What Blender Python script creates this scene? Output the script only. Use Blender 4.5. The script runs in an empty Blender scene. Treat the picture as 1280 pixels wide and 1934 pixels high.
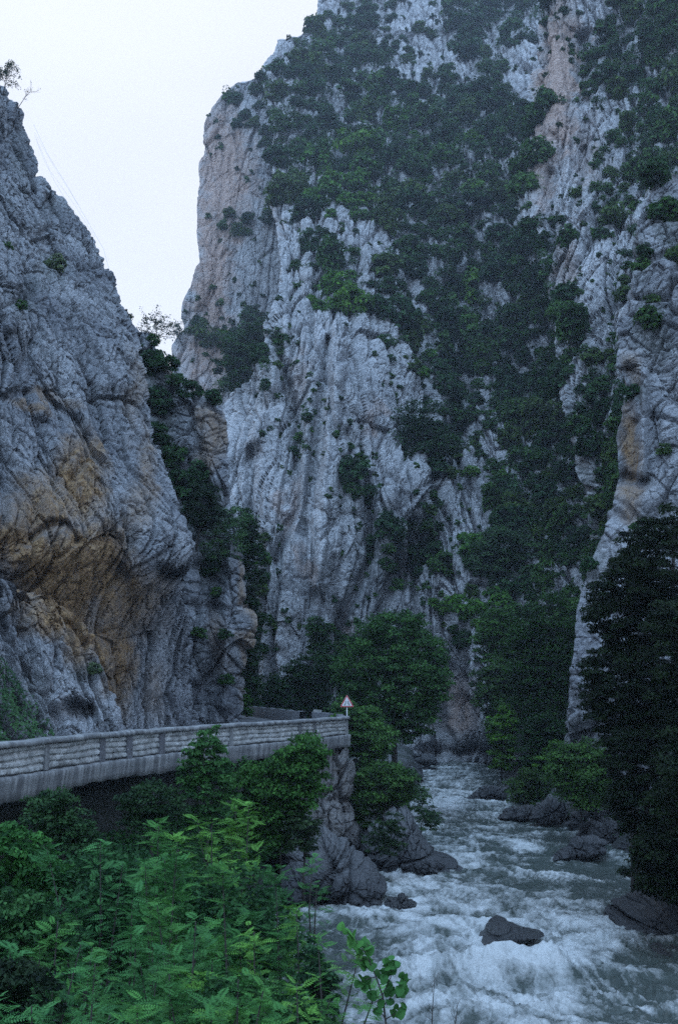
import bpy, math, random
import numpy as np
from mathutils import Vector, Matrix

# ---------------------------------------------------------------- camera, sky, sun, exposure
SC = bpy.context.scene
C = SC.collection
R = math.radians
F = 1934.0                      # focal length in photo pixels
CZ = 8.0                        # eye height above the river
TH = math.atan(333.0 / F)       # upward pitch
cam_d = bpy.data.cameras.new('camera')
cam_d.sensor_fit = 'VERTICAL'; cam_d.sensor_height = 36.0; cam_d.lens = 36.0
cam_d.clip_start = 0.1; cam_d.clip_end = 5000
cam = bpy.data.objects.new('camera', cam_d); C.objects.link(cam)
cam.location = (0, 0, CZ); cam.rotation_euler = (math.pi / 2 + TH, 0, 0)
SC.camera = cam

SUN_EL, SUN_AZ = R(62), R(200)
w = bpy.data.worlds.new('World'); SC.world = w; w.use_nodes = True
nt = w.node_tree; nt.nodes.clear()
def N(nt, t, **k):
    n = nt.nodes.new(t)
    for a, b in k.items():
        if hasattr(n, a): setattr(n, a, b)
        else: n.inputs[a].default_value = b
    return n
wo = N(nt, 'ShaderNodeOutputWorld'); bg1 = N(nt, 'ShaderNodeBackground'); bg2 = N(nt, 'ShaderNodeBackground')
add = N(nt, 'ShaderNodeAddShader')
sky = N(nt, 'ShaderNodeTexSky'); sky.sky_type = 'NISHITA'; sky.sun_disc = False
sky.sun_elevation = SUN_EL; sky.sun_rotation = SUN_AZ
nt.links.new(sky.outputs[0], bg1.inputs[0]); bg1.inputs[1].default_value = 0.05
tcw = N(nt, 'ShaderNodeTexCoord'); sep = N(nt, 'ShaderNodeSeparateXYZ')
nt.links.new(tcw.outputs['Generated'], sep.inputs[0])
ramp = N(nt, 'ShaderNodeValToRGB')
ramp.color_ramp.elements[0].position = 0.0; ramp.color_ramp.elements[0].color = (0.93, 0.94, 0.985, 1)
ramp.color_ramp.elements[1].position = 0.95; ramp.color_ramp.elements[1].color = (1.28, 2.12, 3.3, 1)
e = ramp.color_ramp.elements.new(0.64); e.color = (0.93, 0.94, 0.985, 1)
# pale sky ahead; unseen sky above and behind made brighter, bluer as added light
yb = N(nt, 'ShaderNodeMapRange'); yb.inputs[1].default_value = 0.45; yb.inputs[2].default_value = -0.15; yb.inputs[3].default_value = 0.0; yb.inputs[4].default_value = 0.80
nt.links.new(sep.outputs[1], yb.inputs[0]); mxw = N(nt, 'ShaderNodeMath'); mxw.operation = 'MAXIMUM'; nt.links.new(sep.outputs[2], mxw.inputs[0]); nt.links.new(yb.outputs[0], mxw.inputs[1])
nt.links.new(mxw.outputs[0], ramp.inputs[0])
cl = N(nt, 'ShaderNodeTexNoise'); cl.inputs['Scale'].default_value = 2.2; cl.inputs['Detail'].default_value = 4; cl.inputs['Roughness'].default_value = 0.45
mpw = N(nt, 'ShaderNodeMapping'); mpw.inputs['Scale'].default_value = (1, 1, 2.2); mpw.inputs['Rotation'].default_value = (0.3, 0.4, 0)
nt.links.new(tcw.outputs['Generated'], mpw.inputs[0]); nt.links.new(mpw.outputs[0], cl.inputs[0])
cr = N(nt, 'ShaderNodeMapRange'); cr.inputs[1].default_value = 0.3; cr.inputs[2].default_value = 0.7; cr.inputs[3].default_value = 0.93; cr.inputs[4].default_value = 1.04
nt.links.new(cl.outputs[0], cr.inputs[0])
mm = N(nt, 'ShaderNodeMix'); mm.data_type = 'RGBA'; mm.blend_type = 'MULTIPLY'; mm.inputs[0].default_value = 1
nt.links.new(ramp.outputs[0], mm.inputs[6]); nt.links.new(cr.outputs[0], mm.inputs[7])
nt.links.new(mm.outputs[2], bg2.inputs[0]); bg2.inputs[1].default_value = 1.0
nt.links.new(bg1.outputs[0], add.inputs[0]); nt.links.new(bg2.outputs[0], add.inputs[1]); nt.links.new(add.outputs[0], wo.inputs[0])

sd = bpy.data.lights.new('sun', 'SUN'); sd.energy = 1.0; sd.angle = R(30); sd.color = (0.42, 0.7, 1.0)
sun = bpy.data.objects.new('sun', sd); C.objects.link(sun)
sdir = Vector((math.sin(SUN_AZ) * math.cos(SUN_EL), math.cos(SUN_AZ) * math.cos(SUN_EL), math.sin(SUN_EL)))
sun.rotation_euler = sdir.to_track_quat('Z', 'Y').to_euler(); sun.location = sdir * 100

SC.view_settings.view_transform = 'Standard'; SC.view_settings.look = 'None'
SC.view_settings.exposure = 0.0; SC.view_settings.gamma = 1; SC.view_settings.use_curve_mapping = False
SC.render.engine = 'CYCLES'
SC.cycles.max_bounces = 5; SC.cycles.diffuse_bounces = 2; SC.cycles.glossy_bounces = 2
SC.cycles.transmission_bounces = 2; SC.cycles.transparent_max_bounces = 4; SC.cycles.volume_bounces = 0
SC.cycles.use_denoising = False
SC.cycles.caustics_reflective = False; SC.cycles.caustics_refractive = False
random.seed(5); rng = np.random.default_rng(5)

# ---------------------------------------------------------------- numpy tools
def pos(px, py, Y):
    """point seen at photo pixel (px, py) at forward distance Y"""
    px = np.asarray(px, float); py = np.asarray(py, float); Y = np.asarray(Y, float)
    u = (px - 640) / F; v = (967 - py) / F
    dy = math.cos(TH) - v * math.sin(TH); dz = math.sin(TH) + v * math.cos(TH)
    k = Y / dy
    return np.stack(np.broadcast_arrays(u * k, Y, CZ + dz * k), -1)
def ywater(py, z=0.0):
    v = (967 - py) / F
    return (z - CZ) * (math.cos(TH) - v * math.sin(TH)) / (math.sin(TH) + v * math.cos(TH))
def to_px(P):
    P = np.asarray(P, float); x, y, z = P[..., 0], P[..., 1], P[..., 2] - CZ
    d = y * math.cos(TH) + z * math.sin(TH); v = (-y * math.sin(TH) + z * math.cos(TH)) / d
    return 640 + x / d * F, 967 - v * F
def hsh(x, y, z, s=0):
    h = (x.astype(np.uint32) * np.uint32(374761393)) ^ (y.astype(np.uint32) * np.uint32(668265263)) ^ (z.astype(np.uint32) * np.uint32(2246822519))
    h = h + np.uint32((s * 3266489917) & 0xffffffff)
    h = (h ^ (h >> np.uint32(15))) * np.uint32(2246822519)
    h = (h ^ (h >> np.uint32(13))) * np.uint32(3266489917)
    return h ^ (h >> np.uint32(16))
def h01(h): return (h & np.uint32(0xffffff)).astype(np.float32) / np.float32(16777216)
def perlin(p, seed=0):
    sh = p.shape[:-1]; p = p.reshape(-1, 3).astype(np.float32)
    i = np.floor(p); f = p - i; i = i.astype(np.int64).astype(np.int32)
    u = f * f * f * (f * (f * 6 - 15) + 10)
    out = np.zeros(len(p), np.float32)
    for a in (0, 1):
        wx = u[:, 0] if a else 1 - u[:, 0]
        for b in (0, 1):
            wy = u[:, 1] if b else 1 - u[:, 1]
            for c in (0, 1):
                wz = u[:, 2] if c else 1 - u[:, 2]
                h = hsh(i[:, 0] + a, i[:, 1] + b, i[:, 2] + c, seed)
                gx = h01(h) * 2 - 1; gy = h01(h >> np.uint32(4)) * 2 - 1; gz = h01(h >> np.uint32(8)) * 2 - 1
                out += wx * wy * wz * (gx * (f[:, 0] - a) + gy * (f[:, 1] - b) + gz * (f[:, 2] - c))
    return (out * 1.6).reshape(sh)
def fbm(p, oct=4, seed=0, gain=0.5):
    o = 0; a = 1.0
    for k in range(oct):
        o = o + a * perlin(p * (2.03 ** k), seed + k * 17); a *= gain
    return o
def worley(p, seed=0, jit=0.9):
    sh = p.shape[:-1]; p = p.reshape(-1, 3).astype(np.float32)
    i = np.floor(p).astype(np.int64).astype(np.int32); n = len(p)
    f1 = np.full(n, 9, np.float32); f2 = f1.copy(); r1 = np.zeros(n, np.uint32); c1 = np.zeros((n, 3), np.float32)
    for a in (-1, 0, 1):
        for b in (-1, 0, 1):
            for c in (-1, 0, 1):
                cx, cy, cz = i[:, 0] + a, i[:, 1] + b, i[:, 2] + c
                h = hsh(cx, cy, cz, seed)
                dx = p[:, 0] - (cx + .5 + (h01(h) - .5) * jit); dy = p[:, 1] - (cy + .5 + (h01(h >> np.uint32(5)) - .5) * jit)
                dz = p[:, 2] - (cz + .5 + (h01(h >> np.uint32(8)) - .5) * jit)
                d = np.sqrt(dx * dx + dy * dy + dz * dz)
                m = d < f1
                f2 = np.where(m, f1, np.minimum(f2, d)); f1 = np.where(m, d, f1); r1 = np.where(m, h, r1)
                c1[m, 0] = dx[m]; c1[m, 1] = dy[m]; c1[m, 2] = dz[m]
    return f1.reshape(sh), f2.reshape(sh), r1.reshape(sh), c1.reshape(sh + (3,))
def facet(p, seed=0):
    """broken rock: each cell is a tilted plane; also returns the crack distance"""
    f1, f2, r, c = worley(p, seed)
    g = [h01(r >> np.uint32(k)) * 2 - 1 for k in (1, 3, 6)]
    h = h01(r >> np.uint32(8)) * 2 - 1
    return h * 0.5 + (g[0] * c[..., 0] + g[1] * c[..., 1] + g[2] * c[..., 2]) * 1.05, f2 - f1
def tps(pts, vals):
    pts = np.array(pts, float) / 400; vals = np.array(vals, float); n = len(pts)
    def ph(r2): return np.where(r2 > 0, r2 * np.log(r2 + 1e-12), 0)
    K = ph(((pts[:, None] - pts[None]) ** 2).sum(-1)) + np.eye(n) * 0.01
    A = np.zeros((n + 3, n + 3)); A[:n, :n] = K; A[:n, n] = 1; A[:n, n + 1:] = pts; A[n, :n] = 1; A[n + 1:, :n] = pts.T
    wts = np.linalg.solve(A, np.concatenate([vals, np.zeros(3)]))
    def f(x, y):
        x = np.asarray(x, float) / 400; y = np.asarray(y, float) / 400
        o = wts[n] + wts[n + 1] * x + wts[n + 2] * y
        for k in range(n): o = o + wts[k] * ph((x - pts[k, 0]) ** 2 + (y - pts[k, 1]) ** 2)
        return o
    return f
def idw(pts, vals, r=60.0):
    pts = np.array(pts, float)
    def f(x, y):
        s = 0; t = 0
        for (a, b), v in zip(pts, vals):
            k = 1 / (((x - a) ** 2 + (y - b) ** 2) / r ** 2 + .05) ** 1.5; s = s + k * v; t = t + k
        return s / t
    return f
def blobs(px, py, L):
    """soft union of ellipses (x, y, rx, ry, strength)"""
    o = np.zeros(np.shape(px), np.float32)
    for (x, y, rx, ry, s) in L:
        o = np.maximum(o, s * np.clip(1.6 - 1.6 * np.sqrt(((px - x) / rx) ** 2 + ((py - y) / ry) ** 2) * .8, 0, 1))
    return o
def strokes(px, py, L):
    """sum of soft polylines (points, width, depth offset in metres)"""
    o = np.zeros(np.shape(px), np.float32)
    for pts, wd, amp in L:
        best = np.full(np.shape(px), 1e9)
        for (x0, y0), (x1, y1) in zip(pts[:-1], pts[1:]):
            L2 = (x1 - x0) ** 2 + (y1 - y0) ** 2
            t = np.clip(((px - x0) * (x1 - x0) + (py - y0) * (y1 - y0)) / L2, 0, 1)
            best = np.minimum(best, (px - x0 - t * (x1 - x0)) ** 2 + (py - y0 - t * (y1 - y0)) ** 2)
        o += amp * np.exp(-best / wd ** 2)
    return o
def xof(poly):
    poly = sorted(poly, key=lambda q: q[1]); a = np.array(poly, float)
    return lambda y: np.interp(y, a[:, 1], a[:, 0])

# ---------------------------------------------------------------- mesh tools
def mk(name, V, Fc, mat=None, parent=None, smooth=True, attrs=None, link=True):
    """mesh object from arrays; Fc an (n,4)/(n,3) array or a list of tuples"""
    me = bpy.data.meshes.new(name)
    V = np.asarray(V, np.float32).reshape(-1, 3)
    if isinstance(Fc, np.ndarray) and Fc.ndim == 2:
        n, k = Fc.shape
        me.vertices.add(len(V)); me.vertices.foreach_set('co', V.ravel())
        me.loops.add(n * k); me.loops.foreach_set('vertex_index', Fc.astype(np.int32).ravel())
        me.polygons.add(n); me.polygons.foreach_set('loop_start', np.arange(0, n * k, k, dtype=np.int32))
        me.polygons.foreach_set('loop_total', np.full(n, k, np.int32))
    else:
        me.from_pydata([tuple(v) for v in V.tolist()], [], [tuple(f) for f in Fc])
    for an, (dom, val) in (attrs or {}).items():
        a = me.attributes.new(an, 'FLOAT', dom); a.data.foreach_set('value', np.asarray(val, np.float32).ravel())
    me.update(calc_edges=True)
    me.polygons.foreach_set('use_smooth', np.full(len(me.polygons), smooth, bool))
    if mat: me.materials.append(mat)
    if not link: return me
    o = bpy.data.objects.new(name, me); C.objects.link(o)
    if parent: o.parent = parent
    return o
def gridfaces(nr, nc, wrap=False):
    i = np.arange(nr - 1)[:, None]; j = np.arange(nc if wrap else nc - 1)[None]; jn = (j + 1) % nc
    return np.stack([i * nc + j, i * nc + jn, (i + 1) * nc + jn, (i + 1) * nc + j], -1).reshape(-1, 4)
def tag(o, label=None, cat=None, group=None, kind=None):
    if label: o['label'] = label
    if cat: o['category'] = cat
    if group: o['group'] = group
    if kind: o['kind'] = kind
    return o
def empty(name, loc, label, cat, group=None, rz=0):
    o = bpy.data.objects.new(name, None); C.objects.link(o); o.location = [float(v) for v in loc]; o.rotation_euler = (0, 0, rz)
    o.empty_display_size = 0.3
    return tag(o, label, cat, group)
class MB:
    def __init__(s): s.V = []; s.F = []
    def box(s, c, d, ax=None, jit=0):
        """box centre c, half sizes d, ax = 3 axis vectors"""
        ax = ax or ((1, 0, 0), (0, 1, 0), (0, 0, 1)); n = len(s.V); ax = np.array(ax, float)
        for k in range(8):
            sg = [(1 if k & (1 << b) else -1) for b in range(3)]
            v = np.array(c, float) + sum(ax[b] * d[b] * sg[b] for b in range(3))
            if jit: v = v + rng.normal(0, jit, 3)
            s.V.append(v)
        for f in ((0, 2, 3, 1), (4, 5, 7, 6), (0, 1, 5, 4), (2, 6, 7, 3), (0, 4, 6, 2), (1, 3, 7, 5)): s.F.append(tuple(n + q for q in f))
    def tube(s, pts, rad, k=6, cap=True):
        pts = [np.array(p, float) for p in pts]; n = len(s.V); m = len(pts)
        for i, p in enumerate(pts):
            t = pts[min(i + 1, m - 1)] - pts[max(i - 1, 0)]; t = t / (np.linalg.norm(t) + 1e-9)
            a = np.cross(t, (0.3, 1, 0.1)); a /= np.linalg.norm(a) + 1e-9; b = np.cross(t, a)
            r = rad[i] if hasattr(rad, '__len__') else rad
            for q in range(k):
                an = 2 * math.pi * q / k; s.V.append(p + r * (math.cos(an) * a + math.sin(an) * b))
        for i in range(m - 1):
            for q in range(k): s.F.append((n + i * k + q, n + i * k + (q + 1) % k, n + (i + 1) * k + (q + 1) % k, n + (i + 1) * k + q))
        if cap: s.F.append(tuple(n + q for q in range(k))[::-1]); s.F.append(tuple(n + (m - 1) * k + q for q in range(k)))
    def build(s, name, mat, parent=None, smooth=False):
        return mk(name, np.array(s.V), s.F, mat, parent, smooth)

# ---------------------------------------------------------------- materials
def newmat(name):
    m = bpy.data.materials.new(name); m.use_nodes = True; nt = m.node_tree; nt.nodes.clear()
    out = N(nt, 'ShaderNodeOutputMaterial'); b = N(nt, 'ShaderNodeBsdfPrincipled'); nt.links.new(b.outputs[0], out.inputs[0])
    return m, nt, b, out
def noise(nt, vec, scale, detail=5, rough=0.6, dist=0.0):
    n = N(nt, 'ShaderNodeTexNoise'); n.inputs['Scale'].default_value = scale; n.inputs['Detail'].default_value = detail
    n.inputs['Roughness'].default_value = rough; n.inputs['Distortion'].default_value = dist
    nt.links.new(vec, n.inputs['Vector']); return n.outputs[0]
def mapr(nt, v, a, b, c=0.0, d=1.0):
    n = N(nt, 'ShaderNodeMapRange'); nt.links.new(v, n.inputs[0])
    for k, x in enumerate((a, b, c, d)): n.inputs[k + 1].default_value = x
    return n.outputs[0]
def mix(nt, f, a, b, mode='MIX'):
    n = N(nt, 'ShaderNodeMix'); n.data_type = 'RGBA'; n.blend_type = mode
    for s, v in ((0, f), (6, a), (7, b)):
        if isinstance(v, (int, float)): n.inputs[s].default_value = v if s == 0 else (v, v, v, 1)
        elif isinstance(v, tuple): n.inputs[s].default_value = v if len(v) == 4 else v + (1,)
        else: nt.links.new(v, n.inputs[s])
    return n.outputs[2]
def math2(nt, op, a, b=0.0):
    n = N(nt, 'ShaderNodeMath'); n.operation = op
    for s, v in ((0, a), (1, b)):
        if isinstance(v, (int, float)): n.inputs[s].default_value = v
        else: nt.links.new(v, n.inputs[s])
    return n.outputs[0]
def mapping(nt, sc, rot=(0, 0, 0), src='Object'):
    t = N(nt, 'ShaderNodeTexCoord'); m = N(nt, 'ShaderNodeMapping'); m.inputs['Scale'].default_value = sc; m.inputs['Rotation'].default_value = rot
    nt.links.new(t.outputs[src], m.inputs[0]); return m.outputs[0]
def attr(nt, name):
    a = N(nt, 'ShaderNodeAttribute'); a.attribute_name = name; return a.outputs['Fac']
def bump(nt, b, h, dist, strength=1.0):
    n = N(nt, 'ShaderNodeBump'); n.inputs['Distance'].default_value = dist; n.inputs['Strength'].default_value = strength
    nt.links.new(h, n.inputs['Height']); nt.links.new(n.outputs[0], b.inputs['Normal'])
def rock_mat(name, pale, mid, dark, orange=(0.36, 0.2, 0.09), sc=1.0, streak=0.6, tilt=0.2, bmp=0.25, wet=0.0):
    m, nt, b, out = newmat(name)
    v = mapping(nt, (1, 1, 1)); vs = mapping(nt, (1, 1, 0.3), (0, tilt * .5, 0))
    n1 = noise(nt, v, 0.12 * sc, 4, 0.6, 0.1); n2 = noise(nt, vs, 0.9 * sc, 6, 0.65, 0.0); n3 = noise(nt, v, 2.6 * sc, 6, 0.7); n4 = noise(nt, v, 11 * sc, 4, 0.7)
    c = mix(nt, mapr(nt, n1, .35, .65), mid, pale)
    c = mix(nt, mapr(nt, n2, .5, .72, 0, streak), c, dark)
    c = mix(nt, mapr(nt, n3, .5, .68, 0, .75), c, dark)
    c = mix(nt, mapr(nt, n3, .47, .3, 0, .7), c, pale)
    oa = attr(nt, 'orange')
    on = math2(nt, 'MULTIPLY', oa, mapr(nt, n2, .66, .42, .6, 1.3))
    oc = mix(nt, mapr(nt, n3, .35, .65), (orange[0] * .55, orange[1] * .5, orange[2] * .55), (orange[0] * 1.25, orange[1] * 1.3, orange[2] * 1.5))
    n = N(nt, 'ShaderNodeClamp'); nt.links.new(on, n.inputs[0])
    c = mix(nt, n.outputs[0], c, oc)
    va = attr(nt, 'veg'); vn = math2(nt, 'MULTIPLY', va, mapr(nt, n3, .35, .6, .3, 1.2)); n = N(nt, 'ShaderNodeClamp'); nt.links.new(vn, n.inputs[0])
    c = mix(nt, n.outputs[0], c, (0.035, 0.05, 0.03))
    n5 = noise(nt, v, 30 * sc, 3, .7)
    c = mix(nt, mapr(nt, n4, .38, .6, 0, 1), mix(nt, 1.0, c, (.5, .5, .52), 'MULTIPLY'), c)
    c = mix(nt, mapr(nt, n5, .4, .6, 0, 1), mix(nt, 1.0, c, (.62, .62, .64), 'MULTIPLY'), c)
    pit = N(nt, 'ShaderNodeTexVoronoi'); pit.inputs['Scale'].default_value = .75 * sc; nt.links.new(vs, pit.inputs['Vector'])
    c = mix(nt, mapr(nt, math2(nt, 'ADD', pit.outputs['Distance'], mapr(nt, n3, .3, .7, 0, .25)), .16, .1), c, (.05, .05, .055))
    if wet:
        ge = N(nt, 'ShaderNodeNewGeometry'); sx = N(nt, 'ShaderNodeSeparateXYZ'); nt.links.new(ge.outputs['Position'], sx.inputs[0])
        hz_ = math2(nt, 'ADD', sx.outputs[2], math2(nt, 'MULTIPLY', n3, -1.2)); wf = mapr(nt, hz_, 1.7, .1)
        c = mix(nt, wf, c, mix(nt, 1.0, c, (.22, .22, .24), 'MULTIPLY'))
    nt.links.new(c, b.inputs['Base Color']); b.inputs['Roughness'].default_value = 0.9 - wet; b.inputs['Specular IOR Level'].default_value = 0.25 + wet
    h = math2(nt, 'ADD', math2(nt, 'MULTIPLY', n3, 1.0), math2(nt, 'MULTIPLY', n4, 0.35)); h = math2(nt, 'ADD', h, math2(nt, 'MULTIPLY', n2, 1.2))
    bump(nt, b, h, bmp)
    return m
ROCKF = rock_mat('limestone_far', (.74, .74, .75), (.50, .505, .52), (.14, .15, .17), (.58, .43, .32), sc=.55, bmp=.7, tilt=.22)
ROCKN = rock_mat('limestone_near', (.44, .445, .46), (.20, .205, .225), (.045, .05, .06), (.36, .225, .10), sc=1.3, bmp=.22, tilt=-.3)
ROCKD = rock_mat('river_rock', (.24, .24, .245), (.11, .11, .115), (.035, .035, .04), (.3, .2, .1), sc=2.2, bmp=.14, tilt=.3, wet=.25)
ROCKW = rock_mat('wet_rock', (.12, .12, .125), (.06, .06, .065), (.025, .025, .028), sc=3, bmp=.1, wet=.5)

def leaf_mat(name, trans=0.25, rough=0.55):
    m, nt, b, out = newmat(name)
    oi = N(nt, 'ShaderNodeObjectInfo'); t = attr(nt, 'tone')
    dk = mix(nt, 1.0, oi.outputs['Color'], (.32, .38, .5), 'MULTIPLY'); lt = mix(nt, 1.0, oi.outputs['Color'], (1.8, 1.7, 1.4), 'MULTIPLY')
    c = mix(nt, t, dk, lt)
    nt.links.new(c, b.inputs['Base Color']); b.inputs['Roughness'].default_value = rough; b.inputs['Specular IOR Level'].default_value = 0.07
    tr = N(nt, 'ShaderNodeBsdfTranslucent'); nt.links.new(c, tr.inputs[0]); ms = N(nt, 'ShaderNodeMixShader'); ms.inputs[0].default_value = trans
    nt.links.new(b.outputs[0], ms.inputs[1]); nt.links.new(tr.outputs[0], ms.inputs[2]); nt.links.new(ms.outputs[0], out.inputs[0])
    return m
LEAF = leaf_mat('foliage'); 
def plain(name, c, rough=.7, sc=8, var=.35, bmp=.02, metal=0):
    m, nt, b, out = newmat(name); v = mapping(nt, (1, 1, 1)); n = noise(nt, v, sc, 6, .65)
    nt.links.new(mix(nt, mapr(nt, n, .3, .7), tuple(x * (1 - var) for x in c), tuple(min(1, x * (1 + var)) for x in c)), b.inputs['Base Color'])
    b.inputs['Roughness'].default_value = rough; b.inputs['Metallic'].default_value = metal; bump(nt, b, n, bmp); return m
BARK = plain('bark', (.028, .024, .02), .9, 20, .4, .02)
SOIL = plain('soil', (.05, .045, .035), .95, 3, .5, .1)
ASPH = plain('asphalt', (.075, .075, .08), .85, 25, .3, .01)

# ---------------------------------------------------------------- cliffs (terrain)
LAYERS = []
# smoother faces of each wall: px, py, rx, ry, how much flatter
CALM = {'left_cliff': [(150, 1160, 170, 190, .35), (70, 950, 90, 70, .4), (280, 1230, 110, 140, .2)], 'rock_tower': [(430, 430, 120, 260, .55), (400, 670, 90, 90, .5)], 'right_spur': [(1055, 140, 40, 120, .7), (1030, 300, 40, 120, .4)], 'right_cliff': [(1190, 870, 60, 180, .5), (1110, 1150, 70, 260, .45)], 'gorge_wall': [(600, 850, 190, 200, .25), (560, 1150, 120, 150, .25)]}
HEAD = {'left_cliff': 1.1, 'left_ridge': .1, 'rock_mound': 1.2, 'right_cliff': -.6, 'right_spur': -.8}     # compass heading of each rock face
def displace(P, spec, seed, shear, al=0.0):
    """metres of outward displacement at world points P"""
    ca, sa = math.cos(al), math.sin(al)          # al: heading of the rock face; noise is laid along the face
    q = P.copy(); q[..., 0] = P[..., 0] * ca + P[..., 1] * sa - shear * P[..., 2]; q[..., 1] = (-P[..., 0] * sa + P[..., 1] * ca) * .05
    wq = np.stack([perlin(q / 7.0, seed + 90), perlin(q / 7.0, seed + 91), perlin(q / 9.0, seed + 92)], -1)
    d = np.zeros(P.shape[:-1], np.float32)
    for k, (kind, wd, ht, amp) in enumerate(spec):
        s = np.array([1 / wd, 1 / wd, 1 / ht]); qq = (q + wq * min(wd, 6) * (.07 if kind in 'pcw' else .16)) * s
        if kind == 'n': d += amp * fbm(qq, 3, seed + 7 * k)
        elif kind == 'r': d += amp * (1 - 2.2 * np.abs(perlin(qq, seed + 7 * k)) - .5 * np.abs(perlin(qq * 2.1, seed + 7 * k + 3)))
        elif kind == 'f':
            h, cr = facet(qq, seed + 7 * k); d += amp * h - amp * .7 * np.exp(-(cr / .07) ** 2)
        elif kind == 'c':          # long thin cracks
            v_ = perlin(qq, seed + 7 * k); d -= amp * np.exp(-(v_ / .035) ** 2) + .5 * amp * np.exp(-(perlin(qq * 1.7 + 5, seed + 7 * k + 1) / .03) ** 2)
        elif kind == 'w':          # straight joints
            f1, f2, r, c = worley(qq, seed + 7 * k); d -= amp * np.exp(-((f2 - f1) / .04) ** 2)
        elif kind == 'p':          # rounded pillars with deep joints
            f1, f2, r, c = worley(qq, seed + 7 * k); e = np.clip((f2 - f1) / .5, 0, 1)
            d += amp * (np.sqrt(e) - .5 + (h01(r) - .5) * .9 + .5 * c[..., 2] * (h01(r >> np.uint32(5)) - .5))
    return d
def cliff(name, xl, xr, py0, py1, step, depth, spec, mat, seed, shear=0.0, orange=(), veg=(), strk=(), curlL=0, curlR=0, curlT=0, back=30.0, al=None):
    fd = tps([(a, b) for a, b, _ in depth], [math.log(y) for _, _, y in depth])
    nr = int((py0 - py1) / step) + 1
    rows = np.linspace(py0, py1, nr); L = xl(rows); Rr = xr(rows)
    nc = int(np.max(Rr - L) / step) + 2
    s = np.linspace(0, 1, nc); PX = L[:, None] + s[None] * (Rr - L)[:, None]; PY = np.repeat(rows[:, None], nc, 1)
    lay_px0, lay_py0 = PX, PY
    Yd = np.exp(fd(PX, PY)); Ps = pos(PX, PY, Yd); Yd = Yd + strokes(PX, PY, strk)
    P = pos(PX, PY, Yd)
    # curl the surface back behind its visible outline so that it is a solid headland
    K = 12; cols = []; a = np.linspace(0, 1, K + 1)[1:] ** 1.3 * (math.pi / 2)
    if curlR:
        Ee = P[:, -1:]; ray = (Ee - [0, 0, CZ]) / Ee[..., 1:2]; add_ = ray * (np.sin(a) * back)[None, :, None] + np.stack([-(1 - np.cos(a)) * curlR, 0 * a, 0 * a], -1)[None]
        P = np.concatenate([P, Ee + add_], 1); PX = np.concatenate([PX, np.repeat(PX[:, -1:], K, 1)], 1); PY = np.concatenate([PY, np.repeat(PY[:, -1:], K, 1)], 1)
    if curlL:
        Ee = P[:, :1]; aa = a[::-1]; ray = (Ee - [0, 0, CZ]) / Ee[..., 1:2]; add_ = ray * (np.sin(aa) * back)[None, :, None] + np.stack([(1 - np.cos(aa)) * curlL, 0 * aa, 0 * aa], -1)[None]
        P = np.concatenate([Ee + add_, P], 1); PX = np.concatenate([np.repeat(PX[:, :1], K, 1), PX], 1); PY = np.concatenate([np.repeat(PY[:, :1], K, 1), PY], 1)
    if curlT:
        Ee = P[-1:]; ray = (Ee / Ee[..., 1:2]) * [1, 1, 0]; add_ = ray * (np.sin(a) * back)[:, None, None] + np.stack([0 * a, 0 * a, -(1 - np.cos(a)) * curlT], -1)[:, None]
        P = np.concatenate([P, Ee + add_], 0); PX = np.concatenate([PX, np.repeat(PX[-1:], K, 0)], 0); PY = np.concatenate([PY, np.repeat(PY[-1:], K, 0)], 0)
    du = np.gradient(P, axis=1); dv = np.gradient(P, axis=0); n = np.cross(du, dv); n /= np.linalg.norm(n, axis=-1, keepdims=True) + 1e-9
    def bl(A, r):
        for ax in (0, 1):
            m_ = A.shape[ax]; idx = np.arange(m_); Cs = np.concatenate([np.zeros_like(np.take(A, [0], ax)), np.cumsum(A, axis=ax)], ax)
            hi_, lo_ = np.minimum(idx + r, m_ - 1) + 1, np.maximum(idx - r, 0); shp = [1, 1, 1]; shp[ax] = m_
            A = (np.take(Cs, hi_, ax) - np.take(Cs, lo_, ax)) / (hi_ - lo_).reshape(shp)
        return A
    n = bl(n, 14); vw = np.array([0, 0, CZ]) - P; vw /= np.linalg.norm(vw, axis=-1, keepdims=True)
    n = n * .55 + vw * .6; n /= np.linalg.norm(n, axis=-1, keepdims=True)
    P0 = np.zeros_like(P); P0[:nr, (12 if curlL else 0):(12 if curlL else 0) + nc] = Ps; m0 = (P0[..., 1:2] == 0); P0 = np.where(m0, P, P0); al_ = HEAD.get(name, 0.0)
    d = displace(P0, spec, seed, shear, al_)
    d = d * (1 - blobs(PX, PY, CALM.get(name, [])))
    P2 = P + n * d[..., None]
    # ragged patches for stains and growth
    jx = PX + 26 * fbm(P / 5.0, 3, seed + 40); jy = PY + 34 * fbm(P / 5.0, 3, seed + 50)
    og = blobs(jx, jy, orange) if orange else np.zeros(PX.shape); vg = blobs(jx, jy, veg) * .6 if not callable(veg) else veg(jx, jy) * .45
    o = mk(name, P2, gridfaces(*P2.shape[:2]), mat, smooth=False, attrs={'orange': ('POINT', og), 'veg': ('POINT', vg)})
    tag(o, kind='structure')
    off = K if curlL else 0
    LAYERS.append(dict(name=name, xl=xl, xr=xr, py0=py0, py1=py1, P=P2[:nr, off:off + nc], n=n[:nr, off:off + nc], nr=nr, nc=nc))
    return o
def on_layer(name, px, py):
    l = next(q for q in LAYERS if q['name'] == name)
    i = int(round((l['py0'] - py) / (l['py0'] - l['py1']) * (l['nr'] - 1))); i = max(0, min(l['nr'] - 1, i))
    a, b = float(l['xl'](py)), float(l['xr'](py)); j = int(round((px - a) / (b - a) * (l['nc'] - 1))); j = max(0, min(l['nc'] - 1, j))
    return l['P'][i, j], l['n'][i, j]
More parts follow.
